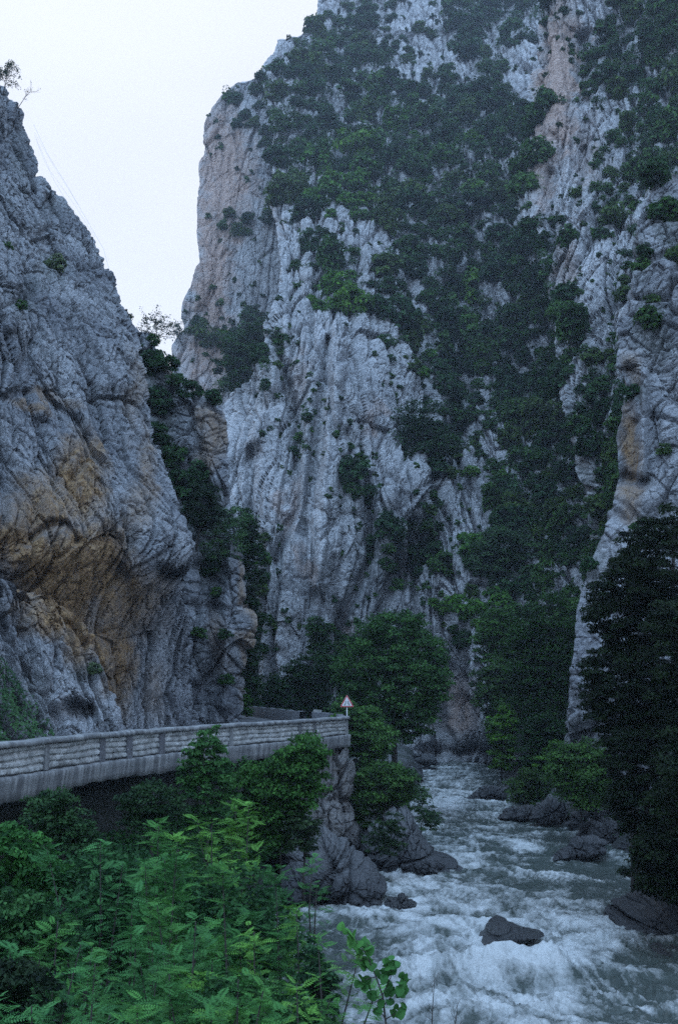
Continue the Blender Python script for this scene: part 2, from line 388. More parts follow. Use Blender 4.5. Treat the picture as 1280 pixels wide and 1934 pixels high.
def layer_at(px, py):
    for nm in ('left_cliff', 'left_ridge', 'right_cliff', 'right_spur', 'gorge_wall', 'rock_tower'):
        l = next((q for q in LAYERS if q['name'] == nm), None)
        if l and l['py1'] <= py <= l['py0'] and l['xl'](py) <= px <= l['xr'](py): return nm
    return None

# how much grows where on the far slopes: 40 px cells from x=320, y=0; digits 0-9
VMAP = """
.......256512899974118999
.....35886226999832069988
.....48999552386320599680
....589998832685210387390
..434999998788471704 8490
.22548999999887878001368 9
.03347997999987880021889
.013289999999999950342899
.00037499999999993034 3999
.00137799999999950255 6470
.05642401389993478 3273830
.00221893189973999 8342816
.00123786587899999 3116122
.01113389654998899 4225010
.21110236863885489 9433451
.6248310128999984 79236442
.64793000158999 8749838821
...48110023798889966971000
...33120301287479858984100
....11511021594685888 7210
...011713004994488998 6100
....035053039833799997 7100
....0012710153469999880100
.....001560142169999993100
.....003210662389997781000
...57200048531289999556866
....6000264686785346 74000
....400001631234774577000
....3000231145464457 7000
....51152000 0578877700000
....500461000333898880000
....400770000031799880000
....455870000010899860000
....476650000000899850000
....000000000000799860000
"""
_rows = [r.replace(' ', '') for r in VMAP.strip('\n').split('\n')]
VM = np.zeros((len(_rows), 24))
for _i, _r in enumerate(_rows):
    for _j, _ch in enumerate(_r[:24]): VM[_i, _j] = 0 if _ch == '.' else int(_ch) / 9
def vdens(px, py):
    fx = np.clip((np.asarray(px) - 340) / 40, 0, 22.999); fy = np.clip((np.asarray(py) - 20) / 40, 0, len(_rows) - 1.001)
    i = np.floor(fy).astype(int); j = np.floor(fx).astype(int); a = fx - j; b = fy - i
    return (VM[i, j] * (1 - a) + VM[i, j + 1] * a) * (1 - b) + (VM[i + 1, j] * (1 - a) + VM[i + 1, j + 1] * a) * b

FARSPEC = [('n', 40, 60, 2.5), ('p', 9, 80, 2.6), ('w', 9, 60, 1.6), ('p', 3.6, 40, 1.2), ('w', 3.6, 26, 1.2), ('f', 6, 16, 1.1), ('w', 1.7, 9, .5), ('f', 2.2, 5, .42), ('f', .9, 1.6, .2), ('n', .7, .9, .12)]
TOWSPEC = [('n', 60, 80, 3.0), ('p', 24, 120, 3.0), ('w', 12, 60, 2.0), ('f', 16, 30, 1.4), ('p', 5, 70, .7), ('w', 5, 30, 1), ('f', 5, 9, .7), ('f', 2, 3, .45), ('n', 1.5, 3, .3)]
MIDSPEC = [('n', 16, 22, 1.0), ('f', 8, 14, 1.2), ('w', 6, 9, .7), ('f', 3.4, 4.4, .6), ('f', 1.6, 1.8, .25), ('w', 2.4, 3, .2), ('f', .7, .8, .13), ('n', .5, .6, .07)]
NEARSPEC = [('n', 10, 14, .8), ('f', 4.2, 12, .8), ('w', 3.2, 13, .5), ('f', 2.1, 4.5, .36), ('w', 1.5, 4.5, .22), ('f', .9, 1.5, .17), ('f', .4, .6, .1), ('n', .25, .3, .05)]

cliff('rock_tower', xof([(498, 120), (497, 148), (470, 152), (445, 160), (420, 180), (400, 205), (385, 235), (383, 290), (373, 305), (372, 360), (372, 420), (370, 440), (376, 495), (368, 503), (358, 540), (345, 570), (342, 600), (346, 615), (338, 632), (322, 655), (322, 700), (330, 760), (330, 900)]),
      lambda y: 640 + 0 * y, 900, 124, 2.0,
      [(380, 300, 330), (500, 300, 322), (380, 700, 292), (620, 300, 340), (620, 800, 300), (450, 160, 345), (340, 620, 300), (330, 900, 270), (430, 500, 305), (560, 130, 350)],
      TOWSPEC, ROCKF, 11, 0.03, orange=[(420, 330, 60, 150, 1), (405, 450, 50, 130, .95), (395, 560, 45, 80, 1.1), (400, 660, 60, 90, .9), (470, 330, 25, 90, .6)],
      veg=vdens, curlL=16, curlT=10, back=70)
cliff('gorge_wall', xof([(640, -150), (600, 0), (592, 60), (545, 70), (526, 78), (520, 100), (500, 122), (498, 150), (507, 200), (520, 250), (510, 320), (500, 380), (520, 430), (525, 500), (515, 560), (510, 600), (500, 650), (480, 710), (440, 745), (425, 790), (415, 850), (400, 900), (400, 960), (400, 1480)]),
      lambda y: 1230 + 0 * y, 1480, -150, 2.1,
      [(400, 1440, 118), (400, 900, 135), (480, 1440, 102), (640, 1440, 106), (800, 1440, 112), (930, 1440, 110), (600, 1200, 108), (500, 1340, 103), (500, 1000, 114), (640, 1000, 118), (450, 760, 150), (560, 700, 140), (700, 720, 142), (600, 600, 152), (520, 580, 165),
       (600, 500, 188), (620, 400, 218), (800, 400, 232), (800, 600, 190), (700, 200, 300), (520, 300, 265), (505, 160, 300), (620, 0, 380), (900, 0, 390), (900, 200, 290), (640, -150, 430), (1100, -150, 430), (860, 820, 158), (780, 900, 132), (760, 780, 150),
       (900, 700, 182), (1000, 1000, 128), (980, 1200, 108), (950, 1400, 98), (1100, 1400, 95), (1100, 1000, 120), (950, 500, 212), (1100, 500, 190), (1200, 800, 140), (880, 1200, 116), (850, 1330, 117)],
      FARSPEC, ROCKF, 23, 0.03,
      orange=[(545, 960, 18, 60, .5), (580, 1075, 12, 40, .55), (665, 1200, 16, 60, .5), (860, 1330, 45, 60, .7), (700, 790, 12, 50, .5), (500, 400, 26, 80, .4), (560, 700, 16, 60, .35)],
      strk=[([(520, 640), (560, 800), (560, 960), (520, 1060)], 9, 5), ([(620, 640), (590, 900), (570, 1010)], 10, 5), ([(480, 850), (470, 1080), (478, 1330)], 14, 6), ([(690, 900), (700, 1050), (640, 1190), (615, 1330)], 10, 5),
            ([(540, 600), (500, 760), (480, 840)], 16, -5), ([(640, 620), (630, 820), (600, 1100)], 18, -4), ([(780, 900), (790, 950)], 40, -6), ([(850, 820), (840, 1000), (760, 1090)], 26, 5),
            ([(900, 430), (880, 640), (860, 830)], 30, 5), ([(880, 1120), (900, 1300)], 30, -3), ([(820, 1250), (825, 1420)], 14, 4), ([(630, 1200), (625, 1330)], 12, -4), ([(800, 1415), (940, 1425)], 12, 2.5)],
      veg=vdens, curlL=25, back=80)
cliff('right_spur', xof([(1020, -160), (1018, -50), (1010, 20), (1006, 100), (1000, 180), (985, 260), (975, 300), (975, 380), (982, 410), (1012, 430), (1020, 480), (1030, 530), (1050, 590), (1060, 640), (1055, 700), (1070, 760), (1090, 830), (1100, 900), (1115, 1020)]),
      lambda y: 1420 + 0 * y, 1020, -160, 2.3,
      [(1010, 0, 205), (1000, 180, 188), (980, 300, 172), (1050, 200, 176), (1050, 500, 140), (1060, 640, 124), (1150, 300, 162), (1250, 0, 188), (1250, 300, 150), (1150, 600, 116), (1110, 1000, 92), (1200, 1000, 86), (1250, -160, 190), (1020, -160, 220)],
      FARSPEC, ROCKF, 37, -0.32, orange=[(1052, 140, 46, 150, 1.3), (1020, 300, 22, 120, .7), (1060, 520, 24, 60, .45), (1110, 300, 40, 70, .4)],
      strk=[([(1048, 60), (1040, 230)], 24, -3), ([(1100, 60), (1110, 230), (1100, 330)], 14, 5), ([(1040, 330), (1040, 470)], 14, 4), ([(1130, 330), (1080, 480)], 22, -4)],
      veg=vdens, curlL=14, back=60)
cliff('right_cliff', xof([(1236, 325), (1205, 390), (1195, 460), (1185, 540), (1165, 600), (1160, 690), (1175, 720), (1178, 780), (1165, 830), (1172, 900), (1165, 950), (1150, 1010), (1130, 1050), (1108, 1100), (1095, 1150), (1095, 1220), (1088, 1290), (1083, 1360), (1072, 1440), (1100, 1500), (1130, 1640)]),
      lambda y: 1460 + 0 * y, 1620, 325, 2.0,
      [(1236, 325, 80), (1200, 400, 76), (1165, 690, 69), (1340, 400, 74), (1280, 690, 66), (1280, 1000, 60), (1150, 1010, 62), (1095, 1150, 60), (1083, 1360, 58), (1280, 1400, 56), (1280, 1600, 57), (1060, 1600, 62), (1440, 700, 60)],
      MIDSPEC, ROCKN, 41, 0.1, orange=[(1185, 850, 22, 90, .75), (1195, 960, 30, 40, .6), (1185, 700, 14, 60, .4)],
      strk=[([(1185, 700), (1190, 900)], 20, 1.2), ([(1215, 700), (1212, 900)], 10, -2), ([(1185, 905), (1215, 912)], 12, 1.2)],
      veg=[(1180, 480, 30, 50, .8), (1270, 420, 40, 70, .9), (1230, 600, 40, 80, .8), (1200, 740, 25, 25, .8), (1120, 1060, 30, 40, .7)], curlL=8, curlT=6, back=25)
cliff('left_ridge', lambda y: 120 + 0 * y, xof([(200, 560), (232, 590), (250, 622), (262, 632), (282, 634), (288, 655), (300, 665), (325, 695), (350, 735), (385, 760), (415, 778), (425, 800), (432, 850), (430, 900), (440, 950), (455, 1000), (462, 1060), (466, 1130), (462, 1250), (455, 1350), (455, 1420)]),
      1420, 560, 1.8,
      [(250, 630, 85), (430, 850, 78), (462, 1100, 70), (380, 1350, 66), (455, 1350, 67), (300, 800, 77), (400, 1100, 69), (340, 1200, 67), (200, 700, 80), (200, 1300, 64), (350, 740, 80), (440, 1340, 67)],
      MIDSPEC, ROCKN, 53, -0.12, orange=[(395, 820, 34, 50, .5), (385, 860, 30, 50, .4), (455, 1180, 9, 140, .6), (420, 1200, 16, 60, .3), (330, 690, 22, 20, .4)],
      strk=[([(290, 700), (330, 860), (400, 1000), (400, 1150)], 26, 2.5), ([(385, 790), (410, 900)], 20, -1.2), ([(430, 1040), (425, 1330)], 14, -1.5)],
      veg=[(290, 790, 40, 130, 1), (370, 960, 50, 90, 1), (400, 1060, 30, 60, .8), (280, 640, 16, 20, .6), (380, 1200, 30, 60, .4)], curlR=12, back=30)
cliff('left_cliff', lambda y: -330 + 0 * y, xof([(-200, 20), (-40, 110), (0, 158), (15, 165), (25, 180), (45, 225), (60, 262), (72, 330), (85, 350), (115, 375), (150, 420), (185, 460), (205, 510), (215, 550), (228, 590), (250, 640), (265, 680), (275, 730), (290, 800), (305, 860), (320, 920), (345, 980), (362, 1030), (366, 1055), (352, 1090), (354, 1130), (368, 1200), (380, 1300), (385, 1420)]),
      1420, 20, 1.6,
      [(0, 1380, 40), (200, 1380, 46), (380, 1380, 60), (350, 1045, 52.5), (345, 1115, 56), (200, 1030, 47), (200, 1125, 49.2), (100, 1060, 43), (100, 1120, 44.8), (0, 1060, 40.5), (0, 1120, 42), (350, 1250, 58.5), (200, 1250, 49), (250, 900, 54.5), (-300, 1060, 30), (-300, 1380, 29), (0, 800, 47), (280, 800, 62), (0, 600, 54), (200, 600, 68), (0, 400, 64), (130, 400, 80), (0, 200, 78), (40, 230, 88), (-300, 400, 48), (-300, 100, 62), (-100, 100, 85)],
      NEARSPEC, ROCKN, 67, 0.42,
      orange=[(85, 945, 60, 60, .75), (150, 900, 50, 90, .9), (60, 1040, 100, 70, 1), (150, 1080, 120, 110, 1.2), (110, 1160, 100, 60, 1.1), (210, 1250, 50, 120, .8), (250, 1130, 70, 90, .7), (260, 960, 30, 60, .4), (280, 900, 20, 90, .4), (60, 770, 50, 14, .5), (110, 760, 40, 20, .4), (250, 750, 20, 90, .3), (310, 1300, 20, 60, .3)],
      strk=[([(305, 1082), (345, 1092)], 13, 2.6), ([(70, 1010), (100, 985), (130, 990), (150, 1020)], 7, .8), ([(20, 640), (110, 790), (160, 830)], 14, 1.2), ([(-20, 760), (60, 740), (150, 800)], 10, 1.0), ([(160, 810), (200, 900), (240, 990)], 26, -1.0), ([(235, 1100), (225, 1350)], 22, 1.0)],
      veg=[(30, 320, 20, 60, .5), (110, 500, 30, 30, .7), (60, 560, 20, 40, .5), (30, 580, 16, 40, .4), (110, 400, 30, 30, .4)], curlR=10, back=25)
cliff('rock_mound', lambda y: -260 + 0 * y, xof([(-40, 1095), (20, 1112), (60, 1122), (100, 1135), (130, 1160), (165, 1190), (178, 1225), (192, 1262), (198, 1290), (215, 1325), (228, 1360), (240, 1400), (240, 1430)]),
      1430, 1095, 1.5,
      [(0, 1380, 33), (0, 1150, 37), (100, 1150, 41), (180, 1260, 42), (225, 1380, 41), (120, 1390, 35.5), (-250, 1380, 26), (-250, 1120, 29)],
      NEARSPEC, ROCKN, 71, 0.2, orange=[(110, 1170, 80, 40, 1), (150, 1200, 40, 60, .9), (60, 1150, 60, 26, .7), (185, 1270, 14, 40, .5)],
      strk=[([(140, 1338), (165, 1345)], 15, 2.2)], veg=[(20, 1320, 70, 70, .9), (150, 1270, 22, 14, .6)], curlR=5, curlT=4, back=10)

# ---------------------------------------------------------------- road, parapet
RZ = CZ - 2.3
OUT = [(-12.2, 8), (-10.6, 18), (-9.0, 27), (-7.75, 33), (-6.5, 37), (-4.6, 42), (-1.75, 47.5), (0.35, 53)]
OUT2 = OUT + [(0.2, 58), (-1.3, 63), (-2.2, 68), (-4.5, 78), (-8, 92), (-14, 112)]
def resample(pts, n):
    a = np.array(pts, float); d = np.concatenate([[0], np.cumsum(np.linalg.norm(np.diff(a, axis=0), axis=1))])
    t = np.linspace(0, d[-1], n); return np.stack([np.interp(t, d, a[:, 0]), np.interp(t, d, a[:, 1])], -1)
o2 = resample(OUT2, 80); V = []
for k in range(80):
    for q in np.linspace(0, 1, 14): V.append((o2[k, 0] + .1 - q * 40, o2[k, 1], RZ + .05 * q))
o = mk('road', V, gridfaces(80, 14), ASPH); tag(o, kind='structure')

def conc_mat():
    m, nt, b, out = newmat('concrete'); v = mapping(nt, (1, 1, 1)); vs = mapping(nt, (1, 1, .12))
    n1 = noise(nt, vs, 3.2, 6, .7); n2 = noise(nt, v, 14, 6, .7); n3 = noise(nt, v, .7, 3, .6)
    c = mix(nt, mapr(nt, n1, .42, .62), (.085, .085, .09), (.27, .27, .27)); c = mix(nt, mapr(nt, n3, .4, .65, 0, .6), c, (.12, .125, .13)); c = mix(nt, mapr(nt, n2, .45, .7, 0, .4), c, (.08, .08, .08))
    nt.links.new(c, b.inputs['Base Color']); b.inputs['Roughness'].default_value = .9; bump(nt, b, math2(nt, 'ADD', n2, n1), .03); return m
CONC = conc_mat()
STONE = plain('parapet_stone', (.27, .27, .265), .9, 2.5, .6, .05)
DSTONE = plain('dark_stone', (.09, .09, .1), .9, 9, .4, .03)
fine = resample(OUT, 500); fd_ = np.concatenate([[0], np.cumsum(np.linalg.norm(np.diff(fine, axis=0), axis=1))])
def at_len(s):
    p = np.array([np.interp(s, fd_, fine[:, 0]), np.interp(s, fd_, fine[:, 1])]); q = np.array([np.interp(s + .1, fd_, fine[:, 0]), np.interp(s + .1, fd_, fine[:, 1])]); p0 = np.array([np.interp(s - .1, fd_, fine[:, 0]), np.interp(s - .1, fd_, fine[:, 1])])
    t = (q - p0); t /= np.linalg.norm(t); return p, np.array([t[0], t[1], 0]), np.array([t[1], -t[0], 0])   # point, along, outward
def len_at_px(px):
    x, y = to_px(np.concatenate([fine, np.full((500, 1), RZ)], 1)); return float(np.interp(px, x[100:], fd_[100:]))
wall = empty('parapet_wall', (*at_len(20)[0], RZ), 'low rough stone parapet on a concrete edge beam following the curved road', 'parapet')
TOP = .85
def local(v): return np.asarray(v) - np.array(wall.location)
mbe = MB(); Ltot = fd_[-1]
# edge beam: lofted section with an uneven lower edge
ns = 260; V = []; 
for k in range(ns):
    s = Ltot * k / (ns - 1); p, t, nn = at_len(s); base = np.array([p[0], p[1], RZ])
    drop = .60 + .05 * math.sin(s * .9) + .1 * float(perlin(np.array([[s * 1.3, 3.3, 1.1]]))[0]) + .16 * max(0, min(1, (24 - s) / 6))
    for (a, z) in ((-.35, .0), (.22, .0), (.26, -.06), (.24, -.2), (.22, -.4), (.2, -drop), (.1, -drop - .03), (-2.2, -drop + .1)):
        V.append(local(base + nn * (a + .02 * math.sin(s * 3.1)) + np.array([0, 0, z + .01 * math.sin(s * 7)])))
ob = mk('edge_beam', V, gridfaces(ns, 8), CONC, wall)
# coping
V = []
for k in range(ns):
    s = Ltot * k / (ns - 1); p, t, nn = at_len(s); base = np.array([p[0], p[1], RZ + TOP])
    for (a, z) in ((-.27, -.1), (-.27, .03), (-.2, .05), (.12, .05), (.2, .02), (.21, -.1), (.1, -.11)):
        V.append(local(base + nn * a + np.array([0, 0, z + .012 * math.sin(s * 2.3 + a)])))
mk('coping', V, gridfaces(ns, 7), CONC, wall)
# rough stone facing between piers, courses of knobbly blocks
piers = [len_at_px(x) for x in (-160, -60, 80, 187, 238, 300, 432, 562, 590)] + [Ltot - .2]
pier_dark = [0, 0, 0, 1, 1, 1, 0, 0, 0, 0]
def stone_panel(s0, s1):
    nx = max(4, int((s1 - s0) / .028)); nz = 36; rows_ = 4
    S = np.linspace(s0, s1, nx); Z = np.linspace(.0, TOP - .1, nz)
    SS, ZZ = np.meshgrid(S, Z); cz = ZZ / (TOP - .1) * rows_; row = np.floor(np.clip(cz, 0, rows_ - .001)); fz = cz - row
    q = np.stack([SS / .17 + row * .37, row * 5.1 + .5, 0 * SS], -1); f1, f2, r, c = worley(q, 5, .7)
    prof = np.clip(np.minimum(fz, 1 - fz) / .28, 0, 1) ** .6
    D = .02 + .12 * prof * (.55 + .45 * np.clip((f2 - f1) / .35, 0, 1)) + .05 * prof * (h01(r) - .5) + .02 * fbm(np.stack([SS * 14, ZZ * 14, 0 * SS], -1), 3, 8)
    P0 = np.stack([np.interp(SS, fd_, fine[:, 0]), np.interp(SS, fd_, fine[:, 1])], -1)
    T = np.gradient(P0, axis=1); T /= np.linalg.norm(T, axis=-1, keepdims=True)
    P = np.stack([P0[..., 0] + T[..., 1] * D, P0[..., 1] - T[..., 0] * D, RZ + .02 + ZZ + .02 * np.sin(SS * 1.7 + row)], -1)
    o = mk('stone_facing', local(P), gridfaces(nz, nx), STONE, wall)
for a, b in zip(piers[:-1], piers[1:]): stone_panel(a + .12, b - .12)
for s, dk in zip(piers, pier_dark):
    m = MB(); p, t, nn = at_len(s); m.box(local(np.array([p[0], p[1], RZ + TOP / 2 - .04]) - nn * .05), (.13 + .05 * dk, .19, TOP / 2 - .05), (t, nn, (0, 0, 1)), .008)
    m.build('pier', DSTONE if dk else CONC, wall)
m = MB(); V = []
for k in range(ns):
    s = Ltot * k / (ns - 1); p, t, nn = at_len(s)
    for (a, z) in ((0.0, -.02), (-.24, -.02), (-.24, TOP - .09), (0.0, TOP - .09)): V.append(local(np.array([p[0], p[1], RZ + z]) + nn * a))
mk('wall_core', V, gridfaces(ns, 4, True), CONC, wall)
# far return of the parapet and dark wall across the road's next bend
def low_wall(name, pts, h, th, label, mat, capstone=None):
    r = resample(pts, 50); T = np.gradient(r, axis=0); T /= np.linalg.norm(T, axis=1, keepdims=True); Nn = np.stack([T[:, 1], -T[:, 0]], -1)
    o = empty(name, (r[0, 0], r[0, 1], RZ), label, 'wall'); V = []
    for k in range(50):
        for a, z in ((0, -.4), (0, h), (-.03, h + .05), (-th, h + .05), (-th, -.4)):
            jj = .03 * math.sin(k * 2.1 + z) ; V.append((r[k, 0] + Nn[k, 0] * (a + jj) - r[0, 0], r[k, 1] + Nn[k, 1] * (a + jj) - r[0, 1], z + (.03 * math.sin(k * 1.3) if z > 0 else 0)))
    mk('wall_body', V, gridfaces(50, 5), mat, o)
    if capstone:
        m = MB(); m.box((r[-1, 0] - r[0, 0], r[-1, 1] - r[0, 1], h + .1), (.24, .25, .07), None, .02); m.build('end_stone', STONE, o)
    return o
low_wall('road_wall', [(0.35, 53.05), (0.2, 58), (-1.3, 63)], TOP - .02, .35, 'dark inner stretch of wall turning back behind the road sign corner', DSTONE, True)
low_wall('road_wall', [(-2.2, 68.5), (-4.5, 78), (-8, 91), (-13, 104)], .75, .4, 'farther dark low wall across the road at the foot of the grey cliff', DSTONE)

# ---------------------------------------------------------------- banks and ground
m, nt_, b_, o_ = newmat('ground'); 
v = mapping(nt_, (1, 1, 1)); n1 = noise(nt_, v, .8, 6, .65); n2 = noise(nt_, v, 6, 5, .7)
nt_.links.new(mix(nt_, mapr(nt_, n1, .4, .6), (.03, .04, .02), (.1, .095, .085)), b_.inputs['Base Color']); b_.inputs['Roughness'].default_value = .95; bump(nt_, b_, n2, .1)
GROUND = m
o = mk('ground', [(-2500, -600, -3), (2500, -600, -3), (2500, 3500, -3), (-2500, 3500, -3)], [(0, 1, 2, 3)], GROUND); tag(o, kind='structure')
def edge_x(y): return np.interp(y, [0, 20, 30, 38, 44, 50, 60, 80, 100, 115], [2.2, -.8, -2.0, -2.4, -.8, 1.4, 3.0, 6.0, 8.0, 9])
def out_x(y): a = np.array(OUT2); return np.interp(y, a[:, 1], a[:, 0])
ny, nx = 330, 46; V = np.zeros((ny, nx, 3)); ys = np.linspace(-10, 112, ny)
for i, y in enumerate(ys):
    ox, ex = out_x(y), edge_x(y); ex = max(ex, ox + 1.5)
    f = np.clip((y - 44) / 10, 0, 1)
    prof = [(ox - 6, RZ - .7), (ox - 2.4 + 2.2 * f, RZ - .7), (ox - 2.3 + 2.4 * f, RZ - 3.0), (ox + .5, 2.0 + f), (ex - 1.5, 1.1 + .8 * f), (ex, -.1), (ex + 1.5, -2.2)]
    if y < 14: prof = [(ox - 6, 4.5), (ox - 2, 4.4), (ox, 4.0), (ox + 2, 3.6), (ex - 2, 2.2), (ex, -.1), (ex + 1.5, -2.2)]
    a = np.array(prof); d = np.concatenate([[0], np.cumsum(np.linalg.norm(np.diff(a, axis=0), axis=1))]); t = np.linspace(0, d[-1], nx)
    V[i, :, 0] = np.interp(t, d, a[:, 0]); V[i, :, 1] = y; V[i, :, 2] = np.interp(t, d, a[:, 1])
V[..., 2] += .28 * fbm(V / 1.6, 4, 3); V[..., 0] += .3 * fbm(V / 1.2, 4, 9)
V[..., 2] = np.where(V[..., 0] < np.array([out_x(y) for y in ys])[:, None] + .3, np.minimum(V[..., 2], RZ - 1.0), V[..., 2])
o = mk('river_bank', V, gridfaces(ny, nx)[:, ::-1], ROCKD, attrs={'orange': ('POINT', np.zeros(ny * nx)), 'veg': ('POINT', np.clip(fbm(V / 3, 2, 4) + .7, 0, 1))}); tag(o, kind='structure')
# right bank under the dark trees
ny, nx = 200, 40; V = np.zeros((ny, nx, 3)); ys = np.linspace(12, 112, ny)
def redge(y):
    return np.interp(y, [12, 26, 34, 36, 40, 46, 52, 60, 66, 75, 85, 97, 112], [10, 10.8, 11.9, 12.2, 14.2, 14.6, 13.4, 12.6, 12.2, 12, 12.8, 14.5, 17])
for i, y in enumerate(ys):
    ex = redge(y); t = np.linspace(0, 1, nx); V[i, :, 0] = ex - 1.5 + t * 30; V[i, :, 1] = y; V[i, :, 2] = -1.4 + 2.6 * np.clip(t * 30 / 4, 0, 1) + np.clip(t - .12, 0, 1) * 13
V[..., 2] += .55 * fbm(V / 1.8, 5, 13) + .5 * facet(V / 1.5, 14)[0] * .5
o = mk('river_bank_shore', V, gridfaces(ny, nx), ROCKD, attrs={'orange': ('POINT', np.zeros(ny * nx)), 'veg': ('POINT', np.clip(fbm(V / 3, 2, 14) + .8, 0, 1))}); tag(o, kind='structure')

# ---------------------------------------------------------------- river
def water_mat():
    m, nt, b, out = newmat('river_water')
    fo = attr(nt, 'foam'); v = mapping(nt, (1, .55, 1), (0, 0, .25)); n1 = noise(nt, v, 1.7, 7, .64, 1.8); n2 = noise(nt, v, 9, 5, .75, .4)
    s = math2(nt, 'ADD', math2(nt, 'MULTIPLY', n1, .6), math2(nt, 'MULTIPLY', n2, .4))
    f = math2(nt, 'ADD', math2(nt, 'MULTIPLY', fo, 1.0), math2(nt, 'MULTIPLY', math2(nt, 'SUBTRACT', s, .5), 2.3))
    f = mapr(nt, f, .3, 1.15)
    c = mix(nt, f, (.04, .05, .045), (.38, .385, .385))
    nt.links.new(c, b.inputs['Base Color']); nt.links.new(mapr(nt, f, 0, 1, .12, .75), b.inputs['Roughness']); b.inputs['IOR'].default_value = 1.33
    bump(nt, b, s, .12); return m
nr, nc = 430, 470
py = 1423 + (2500 - 1423) * np.linspace(0, 1, nr) ** 1.5; px = np.linspace(360, 1560, nc)
PX, PY = np.meshgrid(px, py); Yw = ywater(PY); P = pos(PX, PY, Yw); P[..., 2] = 0
amp = idw([(800, 1440), (950, 1450), (850, 1500), (1000, 1600), (850, 1600), (1150, 1660), (900, 1700), (950, 1760), (700, 1750), (800, 1850), (1000, 1880), (1180, 1850), (640, 1850), (900, 2300)],
          [.25, .2, .4, .26, .28, .28, .32, .45, .22, .5, .55, .35, .2, .4])(PX, PY)
foam = idw([(800, 1438), (920, 1440), (860, 1460), (940, 1475), (820, 1490), (850, 1510), (930, 1525), (780, 1460), (900, 1550), (850, 1560), (990, 1560), (1000, 1600), (1060, 1590), (850, 1600), (930, 1610), (1010, 1640), (1150, 1640), (1100, 1680), (1200, 1700), (900, 1660), (960, 1690), (800, 1690), (780, 1720), (640, 1730), (700, 1740),
            (760, 1765), (850, 1757), (950, 1800), (1080, 1740), (1100, 1790), (1030, 1700), (620, 1800), (640, 1860), (720, 1800), (820, 1830), (900, 1840), (1050, 1840), (1010, 1880), (760, 1880), (700, 1900), (1180, 1840), (1230, 1850), (1200, 1900), (1120, 1870), (900, 1900), (1000, 1920), (900, 2100), (600, 1920), (1130, 1800)],
           [.62, .3, .5, .3, .62, .85, .5, .6, .28, .38, .3, .55, .15, .5, .3, .25, .12, .12, .1, .62, .6, .7, .9, .35, .6,
            .7, .4, .85, .8, .85, .6, .15, .25, .6, .85, .8, .75, .85, .6, .65, .2, .15, .3, .4, .6, .75, .6, .3, .85], 28)(PX, PY)
flow = np.stack([P[..., 0] * 1.0 + .25 * P[..., 1], P[..., 1] * 1.0, 0 * P[..., 0]], -1)
wp = np.stack([fbm(flow / 3, 2, 5), fbm(flow / 3, 2, 6), 0 * amp], -1) * .9
q = flow + wp
rid = lambda sc, sd, an=(1, 1.5, 1): 1 - np.abs(perlin(q * np.array(an) / sc, sd)) * 2.2
amp = np.maximum(amp, .27); z = amp * (.55 * perlin(q / np.array([3.2, 2.0, 1]), 1) + .5 * rid(2.2, 2) * .6 + .28 * rid(.9, 3) + .16 * rid(.42, 4) + .09 * rid(.2, 5, (1, 1, 1))) + .035 * rid(.5, 6, (.5, 1.6, 1)) + .02 * rid(.25, 7, (.6, 1.4, 1))
hump = lambda x, y, rx, ry, h: h * np.exp(-((P[..., 0] - x) / rx) ** 2 - ((P[..., 1] - y) / ry) ** 2)
for (hx, hy, rx, ry, h) in ((850, 1765, 1.6, .8, .45), (840, 1850, 2.2, .7, .4), (1010, 1845, 2.4, .7, .5), (860, 1520, 3, 1.5, .35)):
    pp = pos(hx, hy, ywater(hy)); z += hump(pp[0], pp[1], rx, ry, h)
P[..., 2] = z - .1
foam = foam + .42 * perlin(np.stack([q[..., 0] / .45, q[..., 1] / 3.2, 0 * q[..., 0]], -1), 28) + .28 * perlin(np.stack([q[..., 0] / .18, q[..., 1] / 1.5, 0 * q[..., 0]], -1), 29) + .5 * (z / (amp + .05) - .35) + .42 * perlin(q / np.array([4.0, 1.8, 1]), 8) + .3 * perlin(q / np.array([1.4, .7, 1]), 18) + .12 * fbm(q / .6, 3, 21)
o = mk('river', P, gridfaces(nr, nc)[:, ::-1], water_mat(), attrs={'foam': ('POINT', np.clip(foam, 0, 1.2))}); tag(o, kind='structure')

